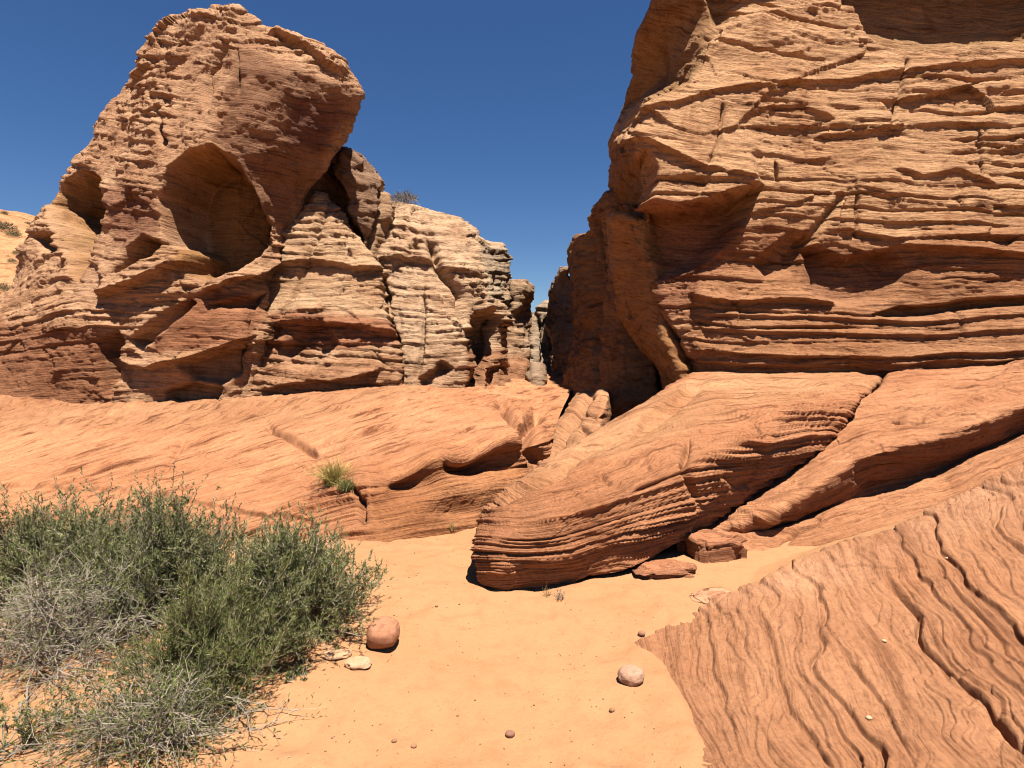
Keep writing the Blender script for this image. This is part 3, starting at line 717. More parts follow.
# ---- rippled slab in the foreground
rows = [
 [(632, 652, 3.02), (676, 628, 3.2), (738, 600, 3.5), (795, 572, 3.8), (860, 548, 4.1), (915, 526, 4.4), (1030, 470, 4.9), (1300, 410, 5.2), (1700, 330, 5.4)],
 [(640, 641, 3.02), (682, 617, 3.25), (741, 590, 3.5), (795, 563, 3.8), (859, 540, 4.05), (911, 520, 4.3), (1030, 457, 4.75), (1300, 395, 5.0), (1700, 310, 5.2)],
 [(646, 668, 2.86), (690, 645, 2.95), (745, 620, 3.1), (800, 600, 3.3), (860, 582, 3.5), (912, 570, 3.65), (1030, 530, 3.85), (1300, 500, 4.0), (1700, 440, 4.1)],
 [(668, 715, 2.47), (715, 702, 2.5), (765, 690, 2.55), (815, 680, 2.62), (865, 670, 2.7), (918, 660, 2.75), (1030, 640, 2.85), (1300, 640, 2.8), (1700, 600, 2.8)],
 [(702, 770, 2.11), (750, 768, 2.1), (800, 768, 2.08), (850, 768, 2.06), (900, 768, 2.04), (960, 768, 2.0), (1060, 768, 1.95), (1300, 768, 1.85), (1700, 768, 1.75)],
 [(770, 870, 1.68), (820, 870, 1.67), (870, 870, 1.66), (920, 870, 1.64), (970, 870, 1.62), (1040, 870, 1.6), (1140, 870, 1.55), (1400, 870, 1.45), (1800, 870, 1.35)],
 [(960, 1400, .82), (1010, 1400, .82), (1060, 1400, .81), (1110, 1400, .8), (1160, 1400, .8), (1240, 1400, .8), (1400, 1400, .78), (1700, 1400, .75), (2200, 1400, .7)]]
# left edge dips into the sand
rows = [[(r[0][0] - 22, r[0][1] + 30, r[0][2] + .06)] + [(r[0][0] - 10, r[0][1] + 5, r[0][2] - .02)] + [(r[0][0] + 6, r[0][1] - 6, r[0][2] - .02)] + r[1:] for r in rows]
bedS = [(635, 640, 0), (652, 690, 0), (672, 730, 0), (702, 768, 0), (668, 630, 2), (680, 690, 2), (720, 768, 2), (709, 635, 4.5), (719, 694, 4.5), (750, 767, 4.5), (740, 600, 6), (755, 610, 6.5), (771, 644, 6.5), (786, 708, 6.5), (820, 767, 6.5),
        (800, 575, 9), (815, 600, 9), (830, 640, 9.2), (860, 690, 9.2), (905, 767, 9.2), (860, 550, 12), (886, 580, 12.5), (920, 616, 12.5), (922, 632, 12.5), (945, 671, 12.5), (1013, 739, 12.5), (930, 530, 16), (965, 590, 16), (1024, 660, 16),
        (1024, 500, 22), (1060, 560, 22), (1250, 640, 26), (1200, 768, 22), (1300, 480, 30), (830, 870, 4), (1000, 870, 10)]
build_rock('rippled_slab', 'rippled sandstone slab sloping up in the right foreground', 'rock slab', rows, bedS, M_SLAB, amp=.042, layer=1.3, facet=.03, groove=.8, patchy=.15, wavy=.55, macro=.05, macroscale=1.3, rough=.006, seed=139,
  base=(.49, .225, .108), sm=4, fine=.45, warp=.7, prof=.85, step=1.4,
  feats=[('crack', [(884, 576), (905, 600), (921, 618), (919, 634), (932, 655), (950, 676), (985, 706), (1016, 742), (1050, 770)], .07, 2.6), ('crack', [(757, 608), (771, 644), (779, 680), (790, 712), (815, 745), (830, 770)], .035, 2.2),
         ('crack', [(818, 586), (824, 622), (850, 670), (880, 705), (915, 768)], .03, 2)],
  cols=[([(700, 610), (860, 535), (1030, 455), (1300, 390), (1300, 500), (1030, 520), (860, 580)], (.53, .26, .135), 14)])

# ================================================================== GROUND
def sand_mat():
    t = NT('orange_sand')
    t.b.inputs['Roughness'].default_value = .95
    t.b.inputs['Specular IOR Level'].default_value = .1
    geo = t.add('ShaderNodeNewGeometry').outputs['Position']
    a = t.add('ShaderNodeTexNoise', Scale=1.1, Detail=4.0); t.l(geo, a.inputs['Vector'])
    b = t.add('ShaderNodeTexNoise', Scale=60., Detail=6.0, Roughness=.75); t.l(geo, b.inputs['Vector'])
    d = t.add('ShaderNodeTexNoise', Scale=9., Detail=5.0, Roughness=.65); t.l(geo, d.inputs['Vector'])
    c = t.ramp(a.outputs[0], [(.3, (.262, .130, .059)), (.7, (.288, .147, .069))])
    c = t.mul(c, t.ramp(b.outputs[0], [(.28, (.70, .66, .62)), (.42, (1, 1, 1)), (.8, (1.06, 1.06, 1.06))]))
    c = t.mul(c, t.ramp(d.outputs[0], [(.3, (.90, .88, .86)), (.5, (1, 1, 1))]))
    t.l(c, t.b.inputs['Base Color'])
    h = t.math('ADD', t.math('MULTIPLY', b.outputs[0], .006), t.math('MULTIPLY', d.outputs[0], .02))
    bp = t.add('ShaderNodeBump', Strength=.7, Distance=1.0); t.l(h, bp.inputs['Height'])
    t.l(bp.outputs[0], t.b.inputs['Normal'])
    return t.m
M_SAND = sand_mat()

def axis(lo, hi, st, far, n):
    g = np.geomspace(st, far, n)
    return np.concatenate([(lo - np.cumsum(g))[::-1], np.arange(lo, hi, st), hi + np.cumsum(g)])
gx = axis(-4.5, 3.5, .02, 90, 40)
gy = axis(1.2, 8.0, .02, 90, 40)
GX, GY = np.meshgrid(gx, gy)
def ground_z(x, y):
    P = np.stack([x, y, 0 * x], -1)
    near = np.exp(-(np.maximum(np.abs(x) - 6, 0) + np.maximum(np.abs(y - 5) - 6, 0)) * .5)
    z = .035 * fbm(P * .8, 3, 3) + .016 * fbm(P * 3.1, 7, 3) * near + .006 * fbm(P * 11, 9, 2) * near
    z = z + .10 * np.exp(-((x + 2.2) / 1.3) ** 2 - ((y - 3.4) / 1.0) ** 2)       # mound under the shrubs
    z = z + 0
    return z
GZ = ground_z(GX, GY)
slab_area = [(.66, 3.05), (1.43, 3.5), (2.6, 4.05), (4.4, 4.75), (7, 5.2), (9, 2), (3, .2), (.75, .3), (.78, 1.6), (.72, 2.1)]
GZ -= .16 * sstep(.03, .3, poly_sd(GX, GY, slab_area)) + .0
GZ -= .10 * sstep(4.2, 5.0, GY + .12 * np.maximum(GX, -1)) * (GX < .3) * (GY < 9)
GZ -= .12 * sstep(5.8, 7.0, GY) * (GY < 9) + .12 * (GY >= 9)
rng = np.random.default_rng(4)
for k in range(150):                        # soft footprints and dimples
    cx, cy = rng.uniform(-1.6, 1.1), rng.uniform(2.0, 5.0)
    a = rng.uniform(0, 3.1); s = rng.uniform(.035, .09)
    u = (GX - cx) * math.cos(a) + (GY - cy) * math.sin(a); v = -(GX - cx) * math.sin(a) + (GY - cy) * math.cos(a)
    q = (u / (s * 1.9)) ** 2 + (v / s) ** 2
    GZ -= rng.uniform(.004, .012) * (np.exp(-q) - .45 * np.exp(-(np.sqrt(q) - 1.5) ** 2 * 3))
go = mesh_from('sand_ground', np.stack([GX, GY, GZ], -1), grid_faces(*GX.shape), M_SAND)
tag(go, kind='structure')

# ---- drift of sand lying in the gully between the shelf and the slab
up = W([735, 800, 880, 950, 1030, 1100, 1200], [573, 557, 531, 505, 464, 440, 412], [4.05, 4.34, 4.55, 4.72, 4.92, 5.0, 5.1])
lo = W([730, 795, 860, 915, 1030, 1100, 1200], [606, 573, 549, 527, 464, 438, 410], [3.45, 3.76, 4.02, 4.28, 4.72, 4.82, 4.9])
tq = np.linspace(0, 6, 240); iq = np.minimum(tq.astype(int), 5); fq = (tq - iq)[:, None]
up = up[iq] * (1 - fq) + up[iq + 1] * fq; lo = lo[iq] * (1 - fq) + lo[iq + 1] * fq
vq = np.linspace(-.25, 1.25, 50).reshape(1, -1, 1)
DP = up[:, None] * (1 - vq) + lo[:, None] * vq
DP[..., 2] = DP[..., 2] + .03 + .045 * np.sin(np.clip(vq[..., 0], 0, 1) * math.pi) * 0 + .03 * fbm(DP * 2.2, 31, 3) - .5 * np.maximum(np.abs(vq[..., 0] - .5) - .5, 0) ** 1.0
dr = mesh_from('sand_drift', DP, grid_faces(*DP.shape[:2]), M_SAND)
tag(dr, kind='structure')

# ---- sandy hill at the far left
hx = np.linspace(-75, -24, 160); hy = np.linspace(26, 80, 120)
HX, HY = np.meshgrid(hx, hy)
PH = np.stack([HX, HY, 0 * HX], -1)
HZ = -1 + 15.6 * sstep(26, 52, HY - .12 * (HX + 40)) * (1 - .25 * sstep(-50, -34, HX)) + .9 * fbm(PH * .12, 21, 4) + .12 * fbm(PH * .9, 22, 3)
ho = mesh_from('sand_hill', np.stack([HX, HY, HZ], -1), grid_faces(*HX.shape), M_SLOPE, attrs={'bed': HZ * 1.5}, cols=np.tile(np.array([.30, .155, .072]), (HX.size, 1)))
tag(ho, kind='structure')

# ================================================================== SKY AND SUN
SUN = Vector((.14, -.25, .955)).normalized()
el = math.asin(SUN.z)
az = math.atan2(SUN.x, SUN.y)             # clockwise from +Y
w = bpy.data.worlds.new('World'); SC.world = w; w.use_nodes = True
nt = w.node_tree
bg = nt.nodes['Background']
sky = nt.nodes.new('ShaderNodeTexSky'); sky.sky_type = 'NISHITA'; sky.sun_disc = False
sky.sun_elevation = el; sky.sun_rotation = az
sky.altitude = 1300; sky.air_density = 1.0; sky.dust_density = .45; sky.ozone_density = 4.
hs = nt.nodes.new('ShaderNodeHueSaturation'); hs.inputs['Saturation'].default_value = 1.2; hs.inputs['Hue'].default_value = .506; hs.inputs['Value'].default_value = .68
nt.links.new(sky.outputs[0], hs.inputs['Color']); nt.links.new(hs.outputs[0], bg.inputs[0]); bg.inputs[1].default_value = .05
sun = bpy.data.lights.new('sun', 'SUN'); sun.energy = 4.8; sun.angle = R(.55); sun.color = (1, .955, .88)
so = bpy.data.objects.new('sun', sun); COL.objects.link(so)
so.rotation_euler = (-SUN).to_track_quat('-Z', 'Y').to_euler()
so.location = SUN * 60
SC.view_settings.view_transform = 'Standard'; SC.view_settings.look = 'None'; SC.view_settings.gamma = 1
SC.view_settings.use_curve_mapping = False
SC.view_settings.exposure = 1.55
SC.cycles.filter_width = 1.1; SC.cycles.max_bounces = 8; SC.cycles.diffuse_bounces = 1

# ================================================================== PLACING ON THE SURFACES
bpy.context.view_layer.update()
DG = bpy.context.evaluated_depsgraph_get()
def hit(px, py, fallback=3.):
    q = W(px, py, 1.) - np.array([0, 0, CAMZ])
    d = Vector(q).normalized()
    ok, loc, nrm, idx, ob, m = SC.ray_cast(DG, Vector((0, 0, CAMZ)), d)
    return np.array(loc) if ok else W(px, py, fallback)
def drop(x, y, z=1.5):
    ok, loc, nrm, idx, ob, m = SC.ray_cast(DG, Vector((x, y, z)), Vector((0, 0, -1)))
    return loc.z if ok else 0.

# ================================================================== PLANTS
def leaf_mat(name, rough=.7, trans=.25):
    t = NT(name)
    t.b.inputs['Roughness'].default_value = rough
    t.b.inputs['Specular IOR Level'].default_value = .25
    col = t.add('ShaderNodeAttribute', attribute_name='Col').outputs['Color']
    geo = t.add('ShaderNodeNewGeometry').outputs['Position']
    n = t.add('ShaderNodeTexNoise', Scale=7., Detail=3.0); t.l(geo, n.inputs['Vector'])
    c = t.mul(col, t.ramp(n.outputs[0], [(.3, (.8, .82, .78)), (.7, (1.15, 1.12, 1.1))]))
    t.l(c, t.b.inputs['Base Color'])
    if trans:
        tr = t.add('ShaderNodeBsdfTranslucent'); t.l(c, tr.inputs['Color'])
        mx = t.add('ShaderNodeMixShader'); mx.inputs[0].default_value = trans
        out = t.n['Material Output']
        t.l(t.b.outputs[0], mx.inputs[1]); t.l(tr.outputs[0], mx.inputs[2]); t.l(mx.outputs[0], out.inputs['Surface'])
    return t.m
M_LEAF = leaf_mat('sage_leaf'); M_TWIG = leaf_mat('weathered_twig', .9, 0); M_BLADE = leaf_mat('grass_blade', .6, .3)

def unit(v): return v / (np.linalg.norm(v, axis=-1, keepdims=True) + 1e-9)

def tubes(paths, r0, r1, cols, sides=3):
    """paths (n,k,3) -> tapered thin tubes"""
    n, k, _ = paths.shape
    T = unit(np.gradient(paths, axis=1))
    ref = np.where(np.abs(T[..., 2:]) > .9, np.array([1., 0, 0]), np.array([0, 0, 1.]))
    A = unit(np.cross(T, ref)); B = np.cross(T, A)
    rad = (np.asarray(r0).reshape(-1, 1) * (1 - np.linspace(0, 1, k)) + np.asarray(r1).reshape(-1, 1) * np.linspace(0, 1, k))[..., None]
    rings = [paths + rad * (math.cos(a) * A + math.sin(a) * B) for a in np.arange(sides) * 2 * math.pi / sides]
    V = np.stack(rings, 2)                                   # n,k,s,3
    idx = np.arange(n * k * sides).reshape(n, k, sides)
    nx = np.roll(idx, -1, 2)
    Q = np.stack([idx[:, :-1], nx[:, :-1], nx[:, 1:], idx[:, 1:]], -1).reshape(-1, 4)
    C_ = np.broadcast_to(cols[:, None, None, :], V.shape)
    return V.reshape(-1, 3), Q, C_.reshape(-1, 3)

def leaves(base, dirs, ln, wd, cols, g):
    n = len(base)
    side = unit(np.cross(dirs, g.normal(size=(n, 3))))
    nr = np.cross(dirs, side)
    ln = ln.reshape(-1, 1); wd = wd.reshape(-1, 1)
    m = base + dirs * ln * .55 + nr * ln * .08
    V = np.stack([base, m + side * wd / 2, base + dirs * ln, m - side * wd / 2], 1)
    Q = np.arange(n * 4).reshape(n, 4)
    return V.reshape(-1, 3), Q, np.repeat(cols, 4, 0)

def curve(start, d, L, k, g, droop=0., wig=.12):
    t = np.linspace(0, 1, k).reshape(1, k, 1)
    L = L.reshape(-1, 1, 1)
    w = np.cumsum(g.normal(size=(len(start), k, 3)), 1) * wig / k
    w = w - w[:, :1]
    p = start[:, None] + d[:, None] * L * t + w * L
    p[..., 2] += (-droop * L * t ** 2)[..., 0]
    return p

def shrub(name, label, cx, cy, rx, ry, h, seed, mains=55, twigs=9, per=20, leaf=(.021, .0058), greens=((.15, .175, .095), (.10, .125, .055)), wood=(.20, .165, .13),
          group=None, lean=(0, 0), spread=1., dead=False, upright=.55, lumps=5, twl=.26, stemr=.004):
    g = np.random.default_rng(seed)
    z0 = drop(cx, cy) - .02
    root = empty(name, (cx, cy, z0))
    tag(root, label, 'shrub', group)
    st = np.c_[g.normal(size=mains) * .18 * rx, g.normal(size=mains) * .18 * ry, np.zeros(mains)]
    # dome of end points, lumpy
    a = g.uniform(0, 2 * math.pi, mains); rr = np.sqrt(g.uniform(0, 1, mains))
    lump = 1 + .22 * np.sin(lumps * a + seed) + .15 * g.normal(size=mains)
    ex = rx * rr * np.cos(a) * lump; ey = ry * rr * np.sin(a) * lump
    ez = h * (1 - .8 * rr ** 2.4) * g.uniform(.62, 1.05, mains)
    E = np.c_[ex + lean[0] * ez, ey + lean[1] * ez, np.maximum(ez, .05)]
    dv = E - st; L = np.linalg.norm(dv, axis=1)
    MP = curve(st, unit(dv), L, 7, g, 0, .25)
    MP[..., 2] += .0
    wc = np.array(wood) * g.uniform(.7, 1.35, (mains, 1))
    V1, Q1, C1 = tubes(MP, np.full(mains, stemr), np.full(mains, stemr * .35), wc, 4)
    # twigs
    nt = mains * twigs
    mi = np.repeat(np.arange(mains), twigs)
    t = g.uniform(.3, 1., nt) ** .8 * 5.999
    i = np.floor(t).astype(int); f = (t - i)[:, None]
    ts = MP[mi, i] * (1 - f) + MP[mi, i + 1] * f
    md = unit(MP[mi, i + 1] - MP[mi, i])
    td = unit(md * .7 + g.normal(size=(nt, 3)) * .7 * spread + np.array([0, 0, upright]))
    tl = twl * h * g.uniform(.45, 1.15, nt)
    TP = curve(ts, td, tl, 5, g, -.12 if not dead else .15, .3)
    TP[..., 2] = np.maximum(TP[..., 2], .012)
    tc = np.array(wood) * g.uniform(.8, 1.6, (nt, 1))
    V2, Q2, C2 = tubes(TP, np.full(nt, stemr * .42), np.full(nt, stemr * .2), tc, 3)
    mesh_from('twigs', np.concatenate([V1, V2]), np.concatenate([Q1, Q2 + len(V1)]), M_TWIG, root, cols=np.concatenate([C1, C2]))
    if per:
        nl = nt * per
        k = np.repeat(np.arange(nt), per)
        t = g.uniform(.12, 1., nl) * 3.999
        i = np.floor(t).astype(int); f = (t - i)[:, None]
        b = TP[k, i] * (1 - f) + TP[k, i + 1] * f
        ld = unit(unit(TP[k, i + 1] - TP[k, i]) * .75 + g.normal(size=(nl, 3)) * .5 + np.array([0, 0, .25]))
        mixv = np.clip(g.normal(.5, .3, nl) + .3 * np.repeat(g.normal(size=nt), per), 0, 1)[:, None]
        c = np.array(greens[0]) * mixv + np.array(greens[1]) * (1 - mixv)
        dry = (g.uniform(size=nl) < .05)[:, None]
        c = np.where(dry, np.array([.30, .24, .13]), c) * g.uniform(.75, 1.3, (nl, 1))
        V, Q, C_ = leaves(b, ld, leaf[0] * g.uniform(.6, 1.4, nl), leaf[1] * g.uniform(.7, 1.3, nl), c, g)
        mesh_from('foliage', V, Q, M_LEAF, root, cols=C_, smooth=False)
    return root

SAGE = ((.195, .20, .08), (.085, .10, .03)); GREEN = ((.125, .14, .036), (.06, .075, .018)); GREY = (.22, .18, .145)
shrub('sage_shrub', 'rounded grey-green sagebrush whose right edge touches the round red boulder', -1.24, 3.05, .46, .42, .58, 3, mains=150, twigs=13, per=26, greens=SAGE)
shrub('sage_shrub', 'tallest sagebrush with the upright sprig in the middle of the clump', -1.98, 3.2, .42, .42, .70, 4, mains=110, twigs=13, per=26, greens=SAGE, upright=.9)
shrub('sage_shrub', 'sagebrush at the left edge of the photo behind the grey dead twigs', -2.95, 3.4, .62, .45, .58, 5, mains=135, twigs=13, per=24, greens=SAGE)
shrub('sage_shrub', 'low sagebrush filling the gap between the tallest sagebrush and the left one', -2.45, 3.4, .5, .4, .55, 15, mains=90, twigs=11, per=22, greens=SAGE)
shrub('green_shrub', 'bright green feathery bush in front of the grey-green sagebrush', -1.42, 2.58, .40, .32, .50, 6, mains=110, twigs=13, per=24, greens=GREEN, leaf=(.022, .0034), upright=.7, wood=(.16, .13, .08))
shrub('dead_shrub', 'grey leafless bush of tangled dead twigs at the far left', -2.3, 2.8, .62, .40, .48, 7, mains=120, twigs=11, per=5, greens=SAGE, wood=GREY, dead=True, upright=.1, twl=.5)
shrub('dead_shrub', 'low mat of dead grey twigs on the sand at the bottom left', -1.52, 2.24, .42, .28, .24, 8, mains=85, twigs=11, per=7, greens=GREEN, wood=GREY, dead=True, upright=.1, twl=.8, stemr=.0035)
shrub('green_shrub', 'small green tuft of bush in the bottom left corner', -1.98, 2.12, .2, .2, .2, 9, mains=24, twigs=8, per=20, greens=GREEN, leaf=(.016, .003))
shrub('low_sprig', 'tiny grey-green sprig lying on the sand beside the pale flat stones', -1.03, 2.62, .10, .07, .06, 10, mains=12, twigs=6, per=12, greens=SAGE, leaf=(.012, .004))

# long bare branches reaching over the sand
def branch(label, pts, r, seed, sub=10):
    g = np.random.default_rng(seed)
    P = np.array(pts, float)
    t = np.linspace(0, len(P) - 1, 12); i = np.minimum(np.floor(t).astype(int), len(P) - 2); f = (t - i)[:, None]
    path = (P[i] * (1 - f) + P[i + 1] * f)[None]
    path = path + g.normal(size=path.shape) * .006
    V, Q, C_ = tubes(path, np.array([r]), np.array([r * .4]), np.array([[.20, .16, .13]]), 5)
    k = g.integers(2, 11, sub)
    tp = curve(path[0, k], unit(g.normal(size=(sub, 3)) + np.array([.5, -.2, .1])), g.uniform(.03, .1, sub), 4, g)
    V2, Q2, C2 = tubes(tp, np.full(sub, r * .4), np.full(sub, r * .2), np.tile([.22, .18, .14], (sub, 1)), 3)
    o = mesh_from('dead_branch', np.concatenate([V, V2]), np.concatenate([Q, Q2 + len(V)]), M_TWIG, cols=np.concatenate([C_, C2]))
    tag(o, label, 'branch')
def gp(px, py, up=0.):
    p = hit(px, py); return p + np.array([0, 0, up])
def gflat(px, py, up=0.):
    """point on the bare sand under the shrubs"""
    d = CAMZ * F / (py - 350.)
    p = W(px, py, d); p[2] = drop(p[0], p[1], .005 + .3) if False else 0.02
    return p + np.array([0, 0, up])
branch('long bare dead branch reaching out of the bushes across the sand', [gflat(196, 712, .06), gflat(230, 722, .05), gflat(268, 730, .02), gflat(300, 733, .02)], .004, 1)
branch('bare dead branch pointing down over the sand below the green bush', [gflat(222, 712, .08), gflat(240, 736, .05), gflat(262, 762, .02)], .0045, 2, 16)
branch('short dead branch on the sand at the foot of the bottom left twigs', [gflat(165, 745, .05), gflat(182, 760, .03), gflat(192, 775, .02)], .004, 3)
branch('pale bleached branch lying against the front of the rounded sagebrush', [gflat(245, 668, .18), gflat(275, 660, .16), gflat(312, 652, .12)], .005, 4, 4)
branch('pale bare branch standing out of the grey dead bush at the left', [gflat(18, 740, .01), gflat(32, 715, .08), gflat(40, 690, .16)], .005, 5, 8)

# grass tufts
def grass(name, label, px, py, h, r, n, seed, tip, foot, group=None, width=.004, spread=.45):
    g = np.random.default_rng(seed)
    o = hit(px, py)
    b = np.c_[g.normal(size=(n, 2)) * r * .45, np.zeros(n)]
    d = unit(np.c_[g.normal(size=(n, 2)) * spread, np.ones(n)])
    L = h * g.uniform(.5, 1.1, n)
    P = curve(b, d, L, 5, g, .28, .15)
    side = unit(np.cross(d, g.normal(size=(n, 3))))[:, None] * (width * (1 - np.linspace(0, .85, 5))).reshape(1, 5, 1)
    V = np.stack([P - side, P + side], 2)
    idx = np.arange(n * 10).reshape(n, 5, 2)
    Q = np.stack([idx[:, :-1, 0], idx[:, :-1, 1], idx[:, 1:, 1], idx[:, 1:, 0]], -1).reshape(-1, 4)
    t = np.linspace(0, 1, 5).reshape(1, 5, 1, 1)
    c = (np.array(foot) * (1 - t) + np.array(tip) * t) * g.uniform(.7, 1.3, (n, 1, 1, 1))
    ob = mesh_from(name, V, Q, M_BLADE, cols=np.broadcast_to(c, V.shape).reshape(-1, 3), smooth=False)
    ob.location = o - np.array([0, 0, .015])
    tag(ob, label, 'grass', group)
grass('grass_tuft', 'larger yellow-tipped grass tuft growing from the crack in the smooth slope', 334, 482, .36, .10, 420, 1, (.50, .36, .12), (.14, .135, .035))
grass('grass_tuft', 'smaller darker green grass tuft just right of the larger tuft on the slope', 346, 488, .16, .07, 220, 2, (.20, .18, .06), (.09, .10, .03))
grass('grass_tuft', 'small dry stalk of grass at the end of the sand where the gully begins', 452, 529, .11, .025, 40, 3, (.40, .27, .11), (.25, .18, .07), spread=.25)
grass('grass_tuft', 'single tiny dry stem beside the left end of the rounded nose rock', 548, 596, .12, .02, 12, 4, (.40, .29, .14), (.3, .2, .1), spread=.3, width=.003)
grass('grass_tuft', 'tiny green sprout at the lower edge of the smooth slope above the bushes', 281, 526, .08, .06, 50, 5, (.22, .2, .07), (.12, .12, .04))
shrub('dry_plant', 'little dried purple-grey plant on the sand in front of the nose rock', *hit(559, 600)[:2], .05, .05, .07, 11, mains=14, twigs=5, per=3, greens=((.22, .16, .13), (.2, .14, .11)), wood=(.2, .14, .12), leaf=(.008, .003), stemr=.002)

# bushes on the skyline and on the hill
def far_bush(name, label, px, py, r, seed, group=None, greens=((.16, .14, .07), (.09, .085, .045)), n=900, leafs=.1, squash=.7):
    g = np.random.default_rng(seed)
    o = hit(px, py, 14.)
    v = unit(g.normal(size=(n, 3))) * (g.uniform(0, 1, (n, 1)) ** .4)
    v = v * (1 + .3 * fbm(v * 2.2 + seed, seed, 2)[:, None])
    v[:, 2] = np.abs(v[:, 2]) * squash
    b = v * r
    m = g.uniform(size=(n, 1))
    c = (np.array(greens[0]) * m + np.array(greens[1]) * (1 - m)) * g.uniform(.7, 1.3, (n, 1))
    V, Q, C_ = leaves(b, unit(v + .6 * g.normal(size=(n, 3)) + np.array([0, 0, .4])), r * leafs * g.uniform(1.5, 3.5, n), r * leafs * .35 * g.uniform(.7, 1.5, n), c, g)
    ob = mesh_from(name, V, Q, M_LEAF, cols=C_, smooth=False)
    ob.location = o
    tag(ob, label, 'bush', group)
far_bush('desert_bush', 'grey bush growing on the top edge of the pale layered bluff', 404, 203, .33, 1, greens=((.20, .165, .13), (.13, .105, .08)))
for k, (px, py, r) in enumerate([(5, 230, .8), (14, 236, .5), (18, 254, .35), (3, 291, .6), (28, 224, .25), (4, 214, .3), (12, 262, .3)]):
    far_bush('hill_bush', 'small dark bush dotted over the distant sandy hill', px, py, r, 20 + k, 'bushes on the distant sandy hill', n=500, leafs=.14)

# ================================================================== STONES
def stone(name, label, px, py, w, d, h, seed, col, group=None, cat='stone', bump=.12, sink=.15, sub=5, rotz=0., flat=0., mat=None, rough=.012, angular=0.):
    import bmesh
    bm = bmesh.new(); bmesh.ops.create_icosphere(bm, subdivisions=sub, radius=1)
    V = np.array([v.co for v in bm.verts]); T = np.array([[v.index for v in f.verts] for f in bm.faces]); bm.free()
    S = V * (1 + bump * fbm(V * 1.1 + seed, seed, 3)[:, None])
    if angular: S = S * (1 + angular * facets(V + seed, (1.3, 1.3, 1.6), seed + 5)[:, None])
    S = np.sign(S) * np.abs(S) ** (1 - flat)
    S = S * (1 + rough * fbm(V * 9, seed + 1, 3)[:, None])
    ca, sa = math.cos(rotz), math.sin(rotz)
    P = S * np.array([w, d, h]) / 2
    P = np.stack([P[:, 0] * ca - P[:, 1] * sa, P[:, 0] * sa + P[:, 1] * ca, P[:, 2]], -1)
    o = hit(px, py)
    ob = mesh_from(name, P, T, mat or M_STONE, k=3, attrs={'bed': P[:, 2] * 60}, cols=np.tile(np.array(col) * .75, (len(P), 1)))
    q = o + np.array([0, d * .35, 0])
    q[2] = drop(q[0], q[1], max(o[2] + .35, .3)) if not py < 545 else q[2]
    ob.location = q + np.array([0, 0, h * (.5 - sink)])
    tag(ob, label, cat, group)
stone('boulder', 'rounded red boulder on the sand beside the sagebrush', 381, 651, .185, .17, .165, 3, (.36, .165, .09), cat='boulder', bump=.2, flat=.12, sink=.12, rough=.003)
stone('stone', 'flattened pale pink stone on the sand against the edge of the rippled slab', 633, 686, .135, .11, .085, 5, (.41, .25, .17), bump=.15, sink=.18)
stone('stone', 'small brown stone on the sand at the corner of the rippled slab', 642, 637, .042, .035, .03, 6, (.30, .15, .09))
stone('stone', 'pale flat crumbly stone half buried in the sand below the round boulder', 357, 669, .12, .09, .04, 7, (.46, .27, .16), bump=.35, flat=.2)
stone('stone', 'pale thin stone in the sand between the sagebrush and the crumbly stone', 335, 660, .14, .08, .03, 8, (.46, .265, .15), bump=.4, flat=.2, rotz=.2)
stone('stone', 'dark little pebble alone on the sand near the bottom of the photo', 510, 738, .04, .03, .028, 9, (.24, .12, .08))
stone('stone', 'white pebble caught in the dead twigs at the bottom left', 147, 651, .03, .025, .02, 10, (.65, .6, .55))
stone('stone', 'reddish broken block lodged where the crevice meets the sand', 716, 560, .44, .36, .28, 12, (.37, .155, .075), bump=.3, flat=.45, rotz=.3, mat=M_NOSE, rough=.03, angular=.5, sink=.4)
stone('stone', 'flat ribbed rock fragment at the edge of the sand below the nose rock', 666, 577, .42, .26, .10, 13, (.40, .17, .085), bump=.3, flat=.3, rotz=.2, mat=M_NOSE, rough=.04, angular=.4, sink=.42)
stone('stone', 'thin rock plate lying half covered by sand above the rippled slab', 726, 594, .34, .26, .022, 14, (.48, .23, .125), bump=.5, flat=.25, mat=M_NOSE, rough=.04, angular=.4, sink=.4)
g_ = np.random.default_rng(12)
k = 0
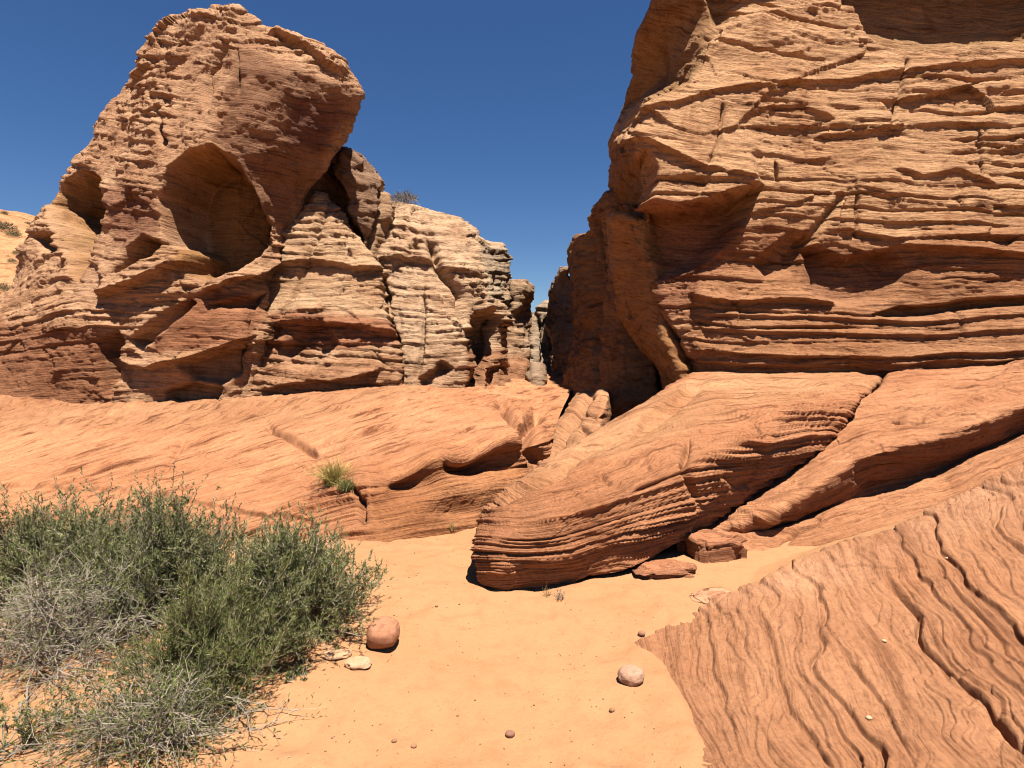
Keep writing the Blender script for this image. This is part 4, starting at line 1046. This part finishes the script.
while k < 24:
    px, py = g_.uniform(300, 690), g_.uniform(560, 765)
    if px > 640 - .0 and py > 630 or (px < 400 and py < 690): continue
    s = g_.uniform(.004, .011) * (2.0 if g_.uniform() < .12 else 1)
    stone('pebble', 'tiny dark pebble scattered on the orange sand', px, py, s * 1.3, s, s * .8, 100 + k, (.30, .15, .08), group='tiny pebbles on the sand', sub=2)
    k += 1
for k, (px, py) in enumerate([(948, 558), (885, 643), (870, 720)]):
    stone('slab_pebble', 'pale pebble resting on the rippled slab', px, py, .026, .02, .016, 200 + k, (.55, .36, .22), group='pale pebbles on the rippled slab', sub=3)

# loose grit and dry plant crumbs on the sand
g_ = np.random.default_rng(77)
n = 3000
X = g_.uniform(-2.9, 1.5, n); Y = g_.uniform(1.7, 5.0, n)
near = np.exp(-(np.maximum(np.abs(X + 1.9) - .9, 0) / .35) ** 2) * np.exp(-(np.maximum(np.abs(Y - 2.9) - .8, 0) / .3) ** 2)
keep = g_.uniform(size=n) < .22 + .78 * near
keep &= (poly_sd(X, Y, slab_area) < -.06) & (g_.uniform(size=n) < sstep(5.3, 4.2, Y) + .1)
X, Y = X[keep], Y[keep]; n = len(X)
Z = np.array([drop(x, y, .12 if -2.9 < x < -.6 and y < 3.8 else .3) for x, y in zip(X, Y)])
ok_ = Z < .13
X, Y, Z = X[ok_], Y[ok_], Z[ok_]; n = len(X)
nearv = near[keep][ok_]
L = g_.uniform(.003, .008, n) * (1 + 2.2 * nearv * (g_.uniform(size=n) < .5))
d = unit(np.c_[g_.normal(size=(n, 2)), .12 * g_.normal(size=n)])
path = np.stack([X, Y, Z + .0015], -1)[:, None] + d[:, None] * (L[:, None, None] * np.linspace(-.5, .5, 3).reshape(1, 3, 1))
wv = np.where(g_.uniform(size=(n, 1)) < .5 * nearv[:, None], np.array([.20, .16, .12]), np.array([.13, .06, .03])) * g_.uniform(.6, 1.4, (n, 1))
V, Q, C_ = tubes(path, .0016 + .25 * np.minimum(L, .006) * g_.uniform(.3, 1, n), np.full(n, .0008), wv, 4)
tag(mesh_from('sand_grit', V, Q, M_TWIG, cols=C_), 'loose dark grit and dry plant crumbs sprinkled over the sand', 'grit', kind='stuff')
